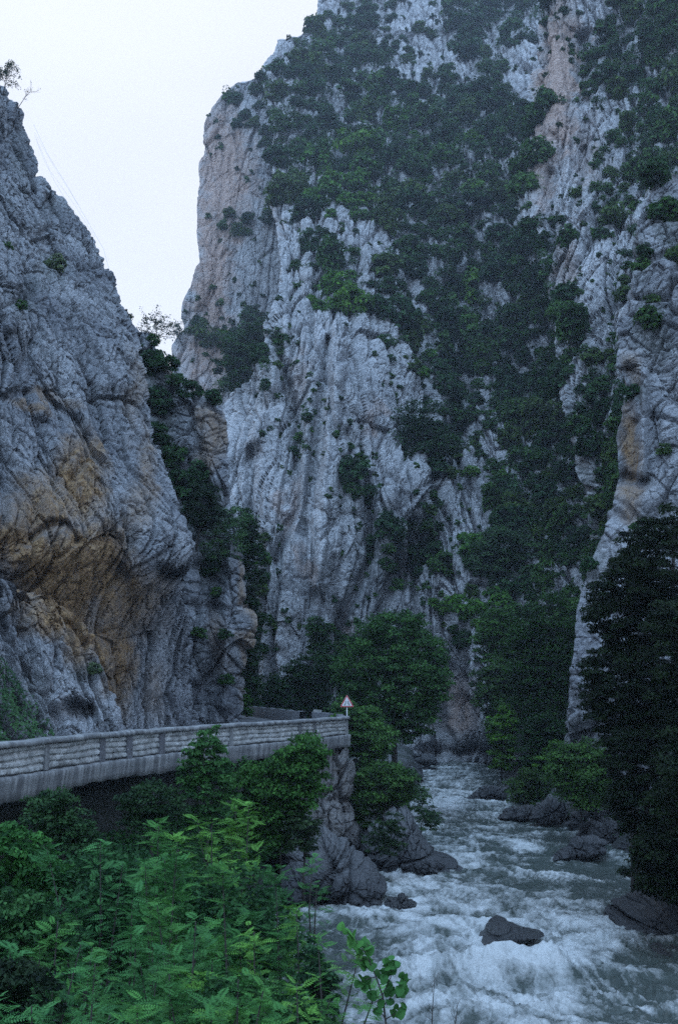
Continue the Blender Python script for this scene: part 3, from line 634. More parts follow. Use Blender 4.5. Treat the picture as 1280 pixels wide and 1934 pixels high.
# ---------------------------------------------------------------- boulders
def inflate(name, outline, Y, thick, mat, label, cat='rock', group=None, spec=None, nA=150, nR=46, seed=1, lean=0.0, flat=.5, orange=0, veg=0):
    a = np.array(outline, float); c = a.mean(0)
    ang = np.unwrap(np.arctan2(a[:, 1] - c[1], a[:, 0] - c[0]))
    th = np.linspace(0, 2 * math.pi, nA, endpoint=False)
    d = np.concatenate([a, a[:1]]); seg = np.linalg.norm(np.diff(d, axis=0), axis=1); t = np.concatenate([[0], np.cumsum(seg)]); tt = np.linspace(0, t[-1], nA, endpoint=False)
    ox = np.interp(tt, t, d[:, 0]); oy = np.interp(tt, t, d[:, 1])
    r = np.sin(np.linspace(0, math.pi, nR)); sgn = -np.cos(np.linspace(0, math.pi, nR))     # front pole .. back pole
    PXr = c[0] + r[:, None] * (ox - c[0])[None]; PYr = c[1] + r[:, None] * (oy - c[1])[None]
    ybase = a[:, 1].max(); Yv = Y + thick * np.sign(sgn)[:, None] * np.abs(sgn)[:, None] ** .8 * np.ones(nA)[None] + lean * (ybase - PYr) / (ybase - a[:, 1].min())
    P = pos(PXr, PYr, Y) ; P = P + np.stack([0 * Yv, Yv - Y, 0 * Yv], -1)
    cen = P.reshape(-1, 3).mean(0); nn = P - cen; nn /= np.linalg.norm(nn, axis=-1, keepdims=True) + 1e-9
    sz = np.linalg.norm(P.max((0, 1)) - P.min((0, 1)))
    spec = spec or [('n', sz * .4, sz * .4, sz * .03), ('f', sz * .25, sz * .25, sz * .05), ('w', sz * .2, sz * .3, sz * .03), ('f', sz * .1, sz * .14, sz * .02), ('f', sz * .04, sz * .06, sz * .011), ('w', sz * .1, sz * .16, sz * .006), ('n', sz * .015, sz * .015, sz * .004)]
    P = P + nn * displace(P, spec, seed * 31, .2)[..., None]
    base = np.array([cen[0], cen[1], P[..., 2].min()])
    nv = nR * nA
    o = mk(name, P - base, gridfaces(nR, nA, True), mat, smooth=False, attrs={'orange': ('POINT', np.full(nv, orange)), 'veg': ('POINT', np.full(nv, veg))})
    o.location = base; tag(o, label, cat, group); return o
yw = ywater
inflate('rock_outcrop', [(592, 1412), (612, 1398), (648, 1392), (664, 1430), (672, 1478), (664, 1530), (682, 1566), (686, 1605), (650, 1625), (590, 1640), (540, 1650), (520, 1560), (555, 1470)], 50, 4.5, ROCKD, 'tall grey rock outcrop carrying the parapet corner below the road sign', 'rock outcrop', seed=3, lean=3, nA=330, nR=120, orange=.15)
inflate('boulder', [(520, 1590), (560, 1560), (600, 1575), (640, 1600), (672, 1608), (692, 1625), (722, 1650), (748, 1682), (736, 1700), (752, 1728), (700, 1732), (650, 1722), (600, 1712), (540, 1690)], 41, 3, ROCKD, 'smooth sloping dark-footed rock at the water below the tall outcrop', 'boulder', seed=4, lean=3, nA=300, nR=100)
inflate('boulder', [(712, 1728), (730, 1692), (762, 1688), (788, 1706), (768, 1718), (742, 1732)], 40, .8, ROCKW, 'small black wet rock tip poking from the foam left of the river', 'rock', seed=5)
inflate('boulder', [(686, 1580), (712, 1550), (748, 1530), (772, 1520), (790, 1542), (806, 1580), (832, 1610), (868, 1634), (888, 1656), (884, 1676), (850, 1684), (800, 1682), (750, 1680), (700, 1660), (676, 1620)], 48, 3.2, ROCKD, 'big dark domed boulder with rounded snout jutting into the rapids', 'boulder', seed=6, lean=3, nA=330, nR=110)
inflate('boulder', [(874, 1788), (902, 1773), (920, 1757), (931, 1742), (944, 1734), (957, 1741), (985, 1757), (1026, 1764), (992, 1773), (950, 1784), (908, 1793)], yw(1782), 1.0, ROCKW, 'black pointed rock alone in the middle of the white water', 'rock', seed=7, lean=.3, nA=200, spec=[('n', 1.2, 1.2, .05), ('f', .9, .5, .05), ('f', .35, .3, .03), ('n', .15, .15, .015)])
inflate('boulder', [(1146, 1768), (1150, 1742), (1163, 1731), (1174, 1744), (1182, 1722), (1232, 1706), (1290, 1690), (1360, 1700), (1360, 1800), (1260, 1796), (1200, 1786), (1156, 1788)], 36.5, 2.4, ROCKD, 'broad fissured rock slab at the right edge below the dark trees', 'boulder', seed=8, lean=1.2, nA=260, nR=80, spec=[('n', 2, 2, .15), ('f', 1.1, .5, .2), ('f', .4, .25, .09), ('n', .15, .15, .03)])
inflate('boulder', [(1196, 1812), (1212, 1790), (1240, 1780), (1300, 1790), (1300, 1824), (1240, 1822)], 34, 1.2, ROCKW, 'low black rock half under foam below the fissured slab', 'rock', seed=9)
RB = [([(940, 1545), (968, 1524), (1000, 1519), (1030, 1530), (1036, 1548), (990, 1552)], 'flat wedge of rock pointing into the river from the right bank', 11),
      ([(1002, 1545), (1018, 1518), (1040, 1508), (1066, 1513), (1074, 1535), (1060, 1562), (1020, 1558)], 'hump of grey rock below the round green shrub by the river', 12),
      ([(1066, 1556), (1085, 1538), (1112, 1530), (1134, 1545), (1126, 1568), (1080, 1570)], 'long mossy rock between two humps on the right bank', 13),
      ([(1086, 1582), (1096, 1560), (1114, 1550), (1122, 1572), (1110, 1588)], 'small pointed grey stone leaning on the palest right bank boulder', 14),
      ([(1110, 1586), (1122, 1552), (1150, 1542), (1170, 1560), (1176, 1592), (1130, 1598)], 'palest rounded boulder of the right bank under the dark tree', 15),
      ([(1030, 1626), (1062, 1606), (1092, 1584), (1130, 1578), (1154, 1590), (1134, 1612), (1090, 1626)], 'sloping slab of rock running down into the river on the right', 16),
      ([(1168, 1600), (1180, 1585), (1205, 1590), (1210, 1606), (1186, 1612)], 'dim stone in the shade beside the palest boulder', 17),
      ([(882, 1508), (905, 1490), (932, 1482), (958, 1488), (962, 1508), (920, 1514)], 'small heap-shaped rock at the tip of the right bank upstream', 18)]
for ol, lb, sd_ in RB:
    yb = max(p[1] for p in ol); wd = (max(p[0] for p in ol) - min(p[0] for p in ol)) / F * yw(yb)
    inflate('boulder', ol, yw(yb) + .3, wd * .35, ROCKD, lb, 'rock', seed=sd_, lean=wd * .2)
inflate('boulder', [(738, 1428), (756, 1434), (780, 1450), (802, 1466), (775, 1474), (742, 1470)], 92, 3, ROCKD, 'dark slanting rock at the upstream left bank below the big tree', 'rock', seed=21)
inflate('boulder', [(772, 1440), (784, 1424), (800, 1424), (818, 1430), (826, 1442), (800, 1446)], 106, 2, ROCKD, 'pale low stone where the river comes round the bend', 'rock', seed=22)
inflate('rock_pillar', [(968, 1448), (974, 1384), (984, 1370), (994, 1376), (992, 1448)], 92, 1.5, ROCKD, 'upright grey rock pillar beside the bright green tree at the water', 'rock', seed=23)

# ---------------------------------------------------------------- foliage
def leaves(cent, nrm, size, tone, seed, aspect=1.7, droop=0.0):
    """leaf cards: one folded diamond (two triangles) each"""
    g = np.random.default_rng(seed); n = len(cent)
    a = g.normal(size=(n, 3)); a -= (a * nrm).sum(-1, keepdims=True) * nrm; a /= np.linalg.norm(a, axis=-1, keepdims=True) + 1e-9
    b = np.cross(nrm, a); s = (size * g.uniform(.6, 1.35, n))[:, None] if np.isscalar(size) else size[:, None]
    V = np.stack([cent - a * s * aspect * .5, cent + b * s * .5 + nrm * s * .12, cent + a * s * aspect * .5 - nrm * s * .1, cent - b * s * .5 + nrm * s * .12], 1)
    return V.reshape(-1, 3), np.arange(n * 4).reshape(n, 4), np.repeat(tone, 4)
def lobed(rad, nl, per, ls, seed, lobe=.36, squash=.85, centers=None, inner=.55):
    """crown of many leafy clumps inside an ellipsoid with radii rad; base at z=0"""
    g = np.random.default_rng(seed); rad = np.array(rad, float); C_ = []; Nn = []; T = []
    for k in range(nl):
        if centers is None:
            d = g.normal(size=3); d /= np.linalg.norm(d); d[2] = d[2] if d[2] > 0 else d[2] * .75
            c = d * g.uniform(inner, 1 - lobe * .6) * rad
        else: c = centers[k % len(centers)]
        lr = lobe * g.uniform(.6, 1.25) * rad * np.array([1, 1, squash]); m = int(per * g.uniform(.6, 1.3))
        u = g.normal(size=(m, 3)); u /= np.linalg.norm(u, axis=-1, keepdims=True); u[:, 2] = np.where(u[:, 2] < -.3, -u[:, 2] * .7, u[:, 2])
        rr = g.uniform(.72, 1.12, (m, 1)) * (1 + .22 * np.sin(u[:, :1] * 5 + k) * np.cos(u[:, 1:2] * 6))
        p = c + u * lr * rr; nn = u + g.normal(size=(m, 3)) * .55 + np.array([0, 0, .35]); nn /= np.linalg.norm(nn, axis=-1, keepdims=True)
        C_.append(p); Nn.append(nn); T.append(np.clip(g.uniform(.2, .75) + g.normal(0, .18, m), 0, 1))
    C_ = np.concatenate(C_); Nn = np.concatenate(Nn); T = np.concatenate(T)
    C_[:, 2] += rad[2] * .75
    return leaves(C_, Nn, ls, T, seed + 1)
def crown_me(name, **k):
    V, Fc, T = lobed(**k); return mk(name, V, Fc, LEAF, smooth=False, attrs={'tone': ('POINT', T)}, link=False)
def trunk_me(h, r, seed, nb=5, spread=.6):
    g = random.Random(seed); m = MB(); pts = [(0, 0, -.25 * h)]
    for k in range(1, 6): pts.append((g.uniform(-.05, .05) * h * k / 3, g.uniform(-.05, .05) * h * k / 3, h * k / 5))
    m.tube(pts, [r * (1 - .13 * k) for k in range(6)], 7)
    for k in range(nb):
        p = np.array(pts[2 + k % 3], float); a = g.uniform(0, 6.28); l = h * g.uniform(.35, .7)
        q = p + np.array([math.cos(a) * l * spread, math.sin(a) * l * spread, l * .7]); mid = (p + q) / 2 + np.array([0, 0, -.08 * l])
        m.tube([p, mid, q], [r * .5, r * .32, r * .12], 5)
    return mk('trunk', np.array(m.V), m.F, BARK, smooth=True, link=False)
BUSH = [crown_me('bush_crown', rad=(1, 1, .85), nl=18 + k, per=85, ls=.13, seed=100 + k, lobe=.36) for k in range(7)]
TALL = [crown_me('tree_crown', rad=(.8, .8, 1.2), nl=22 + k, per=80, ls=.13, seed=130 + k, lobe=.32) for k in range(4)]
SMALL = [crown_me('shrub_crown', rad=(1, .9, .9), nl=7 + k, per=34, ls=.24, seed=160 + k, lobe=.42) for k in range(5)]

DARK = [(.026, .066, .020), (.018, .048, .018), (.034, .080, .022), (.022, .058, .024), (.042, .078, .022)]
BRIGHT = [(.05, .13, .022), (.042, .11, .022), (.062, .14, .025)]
def place(me, p, s, col, label, cat, group, name, rz=None, sz=1.0, kind=None):
    o = bpy.data.objects.new(name, me); C.objects.link(o); o.location = [float(v) for v in p]; k = random.uniform(.88, 1.12)
    o.scale = (s * k, s / k, s * sz * random.uniform(.95, 1.35)); o.rotation_euler = (random.uniform(-.12, .12), random.uniform(-.12, .12), random.uniform(0, 6.28) if rz is None else rz)
    o.color = (*col, 1); tag(o, label, cat, group, kind); return o

def region(px, py):
    if px < 540 and py < 760: return 'pale rock tower beside the sky'
    if px > 1000 - 20 * (py > 400) and py < 1000 and px > np.interp(py, [0, 400, 640, 1000], [1010, 975, 1050, 1110]): 
        return 'upper spur' if py < 520 else 'lower spur'
    if py < 160: return 'hazy blue top of the great slope'
    if py < 340: return 'upper belt of the great slope'
    if py < 520: return 'middle belt of the great slope'
    if px < 700 and py < 1400: return 'grey fluted wall above the road'
    if py < 720: return 'broken ground under the middle belt'
    if py < 900: return 'stony gully right of the fluted wall'
    if py < 1100: return 'ledges above the big riverside tree'
    return 'slope foot right of the river bend'
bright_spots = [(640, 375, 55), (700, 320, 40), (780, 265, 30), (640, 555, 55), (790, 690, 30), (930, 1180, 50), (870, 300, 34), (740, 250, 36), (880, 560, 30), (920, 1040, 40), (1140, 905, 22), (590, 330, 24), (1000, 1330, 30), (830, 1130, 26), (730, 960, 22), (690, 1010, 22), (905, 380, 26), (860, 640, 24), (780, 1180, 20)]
placed = []
def try_fill(nmax, rlo, rhi, test, spacing, seed):
    g = np.random.default_rng(seed); out = []; tries = 0
    while len(out) < nmax and tries < nmax * 260:
        tries += 1
        px, py = g.uniform(330, 1285), g.uniform(-10, 1400)
        dn = float(vdens(px, py)); 
        if not test(dn, g): continue
        nm = layer_at(px, py)
        if nm in (None, 'left_cliff', 'left_ridge', 'right_cliff'): continue
        if 470 < px < 500 and py > 900: continue
        r = g.uniform(rlo, rhi)
        if any((px - a) ** 2 + ((py - b) * 1.15) ** 2 < (spacing * (r + c)) ** 2 for a, b, c in placed): continue
        placed.append((px, py, r)); out.append((px, py, r, nm))
    return out
big = try_fill(290, 22, 44, lambda d, g: d > .6 and g.random() < d, .50, 1)
mid = try_fill(290, 12, 20, lambda d, g: d > .38 and g.random() < d, .66, 2)
sml = try_fill(285, 5, 10, lambda d, g: .06 < d < .85 and g.random() < d * 1.3 + .04, .8, 3)
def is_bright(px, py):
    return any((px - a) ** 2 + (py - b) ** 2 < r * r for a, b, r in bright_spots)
def short(px, py):
    r_ = region(px, py)
    return 'rock tower' if 'tower' in r_ else 'rock spur' if 'spur' in r_ else 'fluted wall' if 'fluted' in r_ else 'stony gully' if 'gully' in r_ else 'river bend slope' if 'bend' in r_ else 'high slope' if py < 340 else 'great slope'
ORD = 'first second third fourth fifth sixth seventh eighth ninth tenth eleventh twelfth thirteenth fourteenth fifteenth sixteenth seventeenth eighteenth nineteenth twentieth'.split() + ['twenty-' + q for q in 'first second third fourth fifth sixth seventh eighth ninth'.split()] + ['thirtieth'] + ['thirty-' + q for q in 'first second third fourth fifth'.split()]
def rows_of(lst, h):
    """order each region's plants in rows from the top, and from the left within a row"""
    out = {}; reg = {}
    for q in lst: reg.setdefault(short(q[0], q[1]), []).append(q)
    for nm_, L_ in reg.items():
        y0 = min(q[1] for q in L_); rws = {}
        for q in L_: rws.setdefault(int((q[1] - y0) / h), []).append(q)
        for a, rk in enumerate(sorted(rws)):
            for b, q in enumerate(sorted(rws[rk])): out[q] = '%s from the left in the %s row down the %s' % (ORD[b], ORD[a], nm_)
    return out
for (lst, kd) in ((big, 'big'), (mid, 'mid'), (sml, 'sml')):
    names = rows_of(lst, 46)
    for (px, py, r, nm) in lst:
        p, n = on_layer(nm, px, py); s = r * p[1] / F; br = is_bright(px, py); rg = region(px, py); sp_ = names[(px, py, r, nm)]
        if kd == 'big':
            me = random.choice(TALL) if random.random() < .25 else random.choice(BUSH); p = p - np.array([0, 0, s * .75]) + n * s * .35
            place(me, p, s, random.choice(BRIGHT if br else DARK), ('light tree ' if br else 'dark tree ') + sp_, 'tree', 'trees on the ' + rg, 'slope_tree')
        elif kd == 'mid':
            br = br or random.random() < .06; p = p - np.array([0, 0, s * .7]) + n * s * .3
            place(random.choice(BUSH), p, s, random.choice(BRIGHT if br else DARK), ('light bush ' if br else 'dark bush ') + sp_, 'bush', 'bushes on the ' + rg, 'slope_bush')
        else:
            p = p - np.array([0, 0, s * .5])
            place(random.choice(SMALL), p, s, random.choice(DARK), 'small shrub ' + sp_, 'shrub', 'small shrubs on the ' + rg, 'cliff_shrub')
# low scrub that nobody could count, one sheet of leaf clumps over the slopes
g = np.random.default_rng(77); Cc = []; Nv = []; Tt = []; Ss = []
for nm, ncl in (('gorge_wall', 5200), ('right_spur', 2300), ('rock_tower', 500)):
    l = next(q for q in LAYERS if q['name'] == nm); i = g.integers(0, l['nr'], ncl); j = g.integers(0, l['nc'], ncl); p = l['P'][i, j]; nn = l['n'][i, j]; x, y = to_px(p)
    cl_ = fbm(p / 6.0, 2, 33); keep = (vdens(x, y) + .45 * cl_ + g.normal(0, .05, ncl) > .7); p = p[keep]; nn = nn[keep]
    for a_, b_ in zip(p, nn):
        r = a_[1] / F * g.uniform(6, 15); k_ = 46; u = g.normal(size=(k_, 3)); u /= np.linalg.norm(u, axis=1, keepdims=True); u[:, 2] = np.where(u[:, 2] < -.2, -u[:, 2], u[:, 2])
        Cc.append(a_ + b_ * r * .25 + u * r * g.uniform(.6, 1.1, (k_, 1))); q = u + g.normal(size=u.shape) * .5 + [0, 0, .4]; Nv.append(q / np.linalg.norm(q, axis=1, keepdims=True))
        Tt.append(np.clip(g.uniform(.15, .7) + g.normal(0, .15, k_), 0, 1)); Ss.append(r * g.uniform(.22, .42, k_))
V, Fc, T = leaves(np.concatenate(Cc), np.concatenate(Nv), np.concatenate(Ss), np.concatenate(Tt), 5)
o = mk('scrub', V, Fc, LEAF, smooth=False, attrs={'tone': ('POINT', T)}); o.color = (.024, .058, .02, 1); tag(o, 'low dark scrub carpeting the far slopes between the trees', 'scrub', kind='stuff')

# ---- plants on the near left rocks, placed one by one: px, py, radius px, layer, dark/bright, label
def rock_plant(px, py, r, nm, col, label, sz=1.0, cat='bush', group=None, lib=None, name='rock_bush'):
    p, n = on_layer(nm, px, py); s = r * p[1] / F
    return place(random.choice(lib or BUSH), p - np.array([0, 0, s * .7]) + n * s * .4, s, col, label, cat, group, name, sz=sz)
D, B = DARK[1], BRIGHT[1]
for (px, py, r, nm, col, lb) in [
    (236, 605, 20, 'left_ridge', D, 'dark bush in the notch right behind the left cliff top'),
    (255, 655, 22, 'left_ridge', D, 'dark bush hugging the left cliff edge under the stone pinnacle'),
    (292, 700, 32, 'left_ridge', D, 'topmost dark thicket on the face of the left ridge'),
    (300, 760, 36, 'left_ridge', DARK[3], 'second dark thicket down the face of the left ridge'),
    (300, 820, 34, 'left_ridge', D, 'third dark thicket down along the left cliff edge'),
    (325, 870, 36, 'left_ridge', DARK[0], 'fourth dark thicket down along the left cliff edge'),
    (345, 925, 38, 'left_ridge', D, 'fifth dark thicket down along the left cliff edge'),
    (375, 900, 26, 'left_ridge', DARK[3], 'dark bush under the orange patch of the left ridge'),
    (372, 985, 34, 'left_ridge', D, 'lowest dark thicket beside the overhanging prow'),
    (340, 690, 22, 'left_ridge', D, 'round dark bush on the left ridge crest under the bare tree'),
    (368, 715, 24, 'left_ridge', DARK[0], 'second round bush down the left ridge crest'),
    (395, 742, 26, 'left_ridge', D, 'third round bush down the left ridge crest'),
    (412, 765, 20, 'left_ridge', DARK[3], 'fourth round bush down the left ridge crest'),
    (305, 650, 16, 'left_ridge', DARK[2], 'leafy bush beside the stone pinnacle against the sky'),
    (395, 1075, 24, 'left_ridge', D, 'bush just right of the dark overhang hollow'),
    (412, 1120, 16, 'left_ridge', DARK[2], 'small bush on the pale rib under the pine'),
    (375, 1200, 16, 'left_ridge', DARK[2], 'grey green bush low on the rib right of the left cliff'),
    (425, 1200, 14, 'left_ridge', D, 'small bush midway down the pale rib'),
    (425, 1285, 16, 'left_ridge', DARK[0], 'small bush low on the pale rib above the road'),
    (110, 500, 22, 'left_cliff', (.07, .1, .05), 'pale green bush alone on the upper left cliff'),
    (175, 1378 - 110, 14, 'rock_mound', (.06, .09, .05), 'small green tuft on the slope of the low rock mound'),
    (30, 590, 12, 'left_cliff', DARK[2], 'little bush in the diagonal crack of the left cliff'),
    (10, 470, 12, 'left_cliff', DARK[2], 'little bush in the crack at the left frame edge'),
    ]:
    rock_plant(px, py, r, nm, col, lb)
for (px, py, r, lb) in [(1178, 500, 24, 'dark bush on the left edge of the near right cliff'), (1262, 400, 40, 'large dark tree on top of the near right cliff'), (1215, 470, 18, 'dark bush below the large tree of the right cliff'), (1225, 600, 34, 'large dark bush halfway down the near right cliff'),
                        (1272, 470, 26, 'dark bush at the frame edge under the large cliff top tree'), (1198, 745, 20, 'olive bush in the nook beside the orange rock'), (1222, 560, 20, 'upper dark bush halfway down the near right cliff'), (1200, 1000, 14, 'little tuft on the pale foot of the right cliff'), (1120, 1075, 18, 'dark bush in the crack at the foot of the right cliff'), (1258, 860, 16, 'grey green bush low on the near right cliff face'), (1240, 330, 40, 'highest dark tree above the near right cliff')]:
    rock_plant(px, py, r, 'right_cliff', random.choice(DARK), lb)

# ---- near trees with trunk and crown parts
def tree(name, outline, Y, thick, ls, nleaf, col, label, cat='tree', lobe_px=22, base=None, seed=1, clump=70, dens=1.0, bright=None, trunk=True, trunk_r=None, group=None):
    """crown fills a traced outline at its own distance and depth; leaves sit on many clumps"""
    ls *= .68; nleaf = int(nleaf * 1.9 * dens); clump = int(clump * 1.5)
    g = np.random.default_rng(seed); a = np.array(outline, float); lo, hi = a.min(0), a.max(0)
    def inside(x, y):
        c = False; n = len(a); j = n - 1
        for i in range(n):
            if (a[i, 1] > y) != (a[j, 1] > y) and x < (a[j, 0] - a[i, 0]) * (y - a[i, 1]) / (a[j, 1] - a[i, 1] + 1e-9) + a[i, 0]: c = not c
            j = i
        return c
    cen2 = a.mean(0); cs = []; nl = int(nleaf / clump)
    while len(cs) < nl:
        x, y = g.uniform(lo[0], hi[0]), g.uniform(lo[1], hi[1])
        if not inside(x, y): continue
        # depth of the crown at this place: thick in the middle, thin at the outline
        e = min(1, min(np.hypot(*(a - (x, y)).T)) / (.45 * min(hi - lo)) + .15)
        x += g.normal(0, lobe_px * .45); y += g.normal(0, lobe_px * .4)
        cs.append((x, y, Y + thick * math.sqrt(e) * g.uniform(-1, .7)))
    cs = np.array(cs); Pc = pos(cs[:, 0], cs[:, 1], cs[:, 2])
    C_ = []; Nn = []; T = []; lr0 = lobe_px * Y / F
    for c in Pc:
        m = int(clump * g.uniform(.6, 1.4)); lr = lr0 * g.uniform(.55, 1.3) * np.array([1, 1, .75]); u = g.normal(size=(m, 3)); u /= np.linalg.norm(u, axis=-1, keepdims=True)
        u[:, 2] = np.where(u[:, 2] < -.2, -u[:, 2] * .6, u[:, 2]); C_.append(c + u * lr * g.uniform(.45, 1.15, (m, 1)))
        nn = u * .8 + g.normal(size=(m, 3)) * .6 + np.array([0, 0, .5]); Nn.append(nn / np.linalg.norm(nn, axis=-1, keepdims=True)); T.append(np.clip(g.uniform(.15, .8) + g.normal(0, .16, m), 0, 1))
    C_ = np.concatenate(C_); Nn = np.concatenate(Nn); T = np.concatenate(T)
    if base is None: base = (cen2[0], hi[1])
    bp = pos(base[0], base[1], Y); o = empty(name, bp, label, cat, group)
    V, Fc, T = leaves(C_ - bp, Nn, ls, T, seed + 3)
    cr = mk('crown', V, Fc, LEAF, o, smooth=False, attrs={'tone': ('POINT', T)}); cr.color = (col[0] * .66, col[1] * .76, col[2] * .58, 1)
    if trunk:
        m = MB(); h = pos(cen2[0], cen2[1], Y) - bp; tr = trunk_r or np.linalg.norm(h) * .03
        pts = [np.array([0, 0, -.8]), np.zeros(3), h * .35 + g.normal(0, .1, 3), h * .7, h * 1.15]; m.tube(pts, [tr * 1.3, tr, tr * .8, tr * .6, tr * .25], 8)
        for q in Pc[g.permutation(len(Pc))[:(0 if name == 'dark_evergreen' else 14)]] - bp:
            st = h * g.uniform(.35, .9); mid_ = (st + q) / 2 + np.array([0, 0, -.1 * np.linalg.norm(q - st)]); m.tube([st, mid_, q], [tr * .42, tr * .25, tr * .08], 5)
        mk('trunk', np.array(m.V), m.F, BARK, o)
    return o
tree('riverside_tree', [(655, 1225), (672, 1195), (700, 1178), (735, 1160), (775, 1168), (805, 1195), (830, 1230), (842, 1280), (835, 1320), (815, 1345), (800, 1380), (790, 1400), (745, 1405), (690, 1395), (660, 1350), (645, 1300), (640, 1255)], 66, 3.4, .17, 26000, (.045, .10, .04), 'big round leafy green tree on the left bank behind the road sign', lobe_px=18, base=(745, 1440), seed=51, clump=60, trunk_r=.2)
tree('riverside_tree', [(640, 1330), (665, 1325), (700, 1345), (730, 1380), (730, 1420), (715, 1450), (690, 1460), (665, 1430), (652, 1380)], 59, 1.8, .16, 8000, (.06, .125, .045), 'lighter green leafy tree right behind the sign post', lobe_px=14, base=(690, 1500), seed=52, clump=50)
tree('river_bush', [(668, 1480), (700, 1450), (745, 1445), (780, 1470), (775, 1500), (790, 1520), (745, 1530), (700, 1570), (672, 1560), (664, 1520)], 52, 1.6, .14, 9000, (.055, .11, .04), 'spreading green bush leaning over the big dark boulder', 'bush', lobe_px=14, base=(710, 1590), seed=53, clump=50)
tree('river_bush', [(785, 1500), (800, 1480), (812, 1520), (838, 1535), (832, 1560), (800, 1572), (788, 1540)], 51, .7, .09, 1300, (.05, .09, .05), 'thin wispy bush trailing over the water right of the big boulder', 'bush', lobe_px=9, base=(795, 1560), seed=54, clump=26)
tree('river_bush', [(690, 1600), (700, 1560), (740, 1540), (770, 1560), (760, 1600), (735, 1620)], 45.5, .8, .1, 1500, (.03, .055, .03), 'dark low bush growing on the face of the domed boulder', 'bush', lobe_px=10, base=(730, 1610), seed=55, clump=30, trunk=False)
# gap between the left ridge and the grey wall
for k, (ol, lb) in enumerate([([(455, 960), (478, 980), (492, 1040), (490, 1100), (466, 1120), (455, 1060)], 'dark climbing thicket high in the slot behind the left ridge'),
                              ([(462, 1120), (484, 1130), (490, 1200), (480, 1240), (462, 1230)], 'dark climbing thicket halfway down the slot behind the left ridge'),
                              ([(458, 1240), (484, 1240), (486, 1300), (478, 1350), (456, 1345)], 'dark thicket at the foot of the slot behind the left ridge')]):
    tree('thicket', ol, 94, 2, .24, 3500, DARK[1], lb, 'bush', lobe_px=12, seed=60 + k, clump=45, trunk=False, base=(474, max(q[1] for q in ol)))
tree('road_bush', [(446, 1322), (458, 1305), (470, 1325), (474, 1350), (450, 1352)], 80, 1, .2, 1200, BRIGHT[1], 'light green bush at the roadside foot of the left ridge', 'bush', lobe_px=9, seed=64, clump=30, trunk=False, base=(460, 1352))
tree('wall_tree', [(560, 1250), (590, 1228), (616, 1245), (616, 1300), (612, 1345), (560, 1348), (530, 1330), (540, 1280)], 99, 2, .26, 5000, DARK[1], 'dark leafy tree growing against the grey wall above the road', lobe_px=14, seed=65, clump=50, base=(585, 1350))
tree('wall_tree', [(495, 1300), (525, 1285), (545, 1310), (540, 1345), (497, 1348)], 98, 1.5, .26, 2600, DARK[3], 'lower dark bush at the foot of the grey wall left of the leafy tree', 'bush', lobe_px=12, seed=66, clump=45, base=(520, 1350))
tree('wall_tree', [(580, 1180), (600, 1165), (616, 1185), (612, 1230), (585, 1235)], 103, 1.2, .26, 1600, DARK[0], 'dark bush perched on the grey wall above the leafy wall tree', 'bush', lobe_px=11, seed=67, clump=45, base=(598, 1240))
tree('crest_tree', [(425, 640), (455, 628), (498, 622), (502, 650), (485, 700), (470, 745), (430, 740), (418, 700)], 215, 6, .5, 9000, DARK[0], 'large dark tree mass on the shoulder between tower and fluted wall', lobe_px=14, seed=68, clump=60, base=(455, 750))
# pine and airy tree leaning out from the left ridge
tree('pine_tree', [(360, 925), (385, 905), (412, 925), (410, 955), (425, 985), (395, 1000), (365, 990), (352, 955)], 70, 1.6, .13, 5000, (.022, .04, .026), 'dark pine leaning from the left ridge beside the prow', lobe_px=11, seed=71, clump=60, base=(372, 1020))
tree('ash_tree', [(410, 985), (430, 955), (462, 962), (468, 990), (455, 1030), (440, 1070), (420, 1050), (395, 1060), (380, 1040)], 72, 2, .13, 2600, (.07, .13, .07), 'airy pale green tree with bare limbs right of the dark pine', lobe_px=13, seed=72, clump=28, base=(375, 1010))
def bare_tree(name, px, py, Y, h, label, seed, lean=(0, 0), leafy=0, n=9):
    g = random.Random(seed); bp = pos(px, py, Y); o = empty(name, bp, label, 'tree'); m = MB(); tips = []
    top = np.array([lean[0] * h, 0, h * .8]); m.tube([(0, 0, -.5), top * .5 + np.array([.05 * h, 0, 0]), top], [h * .022, h * .015, h * .006], 5)
    for k in range(n):
        st = top * g.uniform(.3, 1); l = h * g.uniform(.25, .5); an = g.uniform(0, 6.28); q = st + np.array([math.cos(an) * l + lean[0] * l, math.sin(an) * l * .5, l * g.uniform(.1, .7)]); m.tube([st, (st + q) / 2 + np.array([0, 0, .06 * h]), q], [h * .01, h * .007, h * .003], 4); tips.append(q)
        for z in range(3):
            q2 = q + np.array([g.uniform(-.2, .2), g.uniform(-.1, .1), g.uniform(-.05, .2)]) * h; m.tube([(st + q) / 2 * (1 - z * .2) + q * z * .2 * 0 + (st + q) / 2 * z * .2, q2], [h * .006, h * .002], 4); tips.append(q2)
    mk('trunk', np.array(m.V), m.F, BARK, o)
    if leafy:
        gg = np.random.default_rng(seed); tp = np.array(tips); c = np.repeat(tp, leafy, 0) + gg.normal(0, h * .05, (len(tp) * leafy, 3)); nn = gg.normal(size=c.shape); nn /= np.linalg.norm(nn, axis=-1, keepdims=True)
        V, Fc, T = leaves(c, nn, h * .035, np.full(len(c), .5), seed); cr = mk('crown', V, Fc, LEAF, o, smooth=False, attrs={'tone': ('POINT', T)}); cr.color = (.05, .07, .05, 1)
    return o
bare_tree('sparse_tree', 290, 660, 92, 3.4, 'sparse see-through tree standing against the sky in the notch', 3, (0.05, 0), 9, 14)
bare_tree('sparse_tree', 345, 650, 296, 8, 'flat dark tree sticking out from the foot of the tower', 4, (-.5, 0), 16, 12)
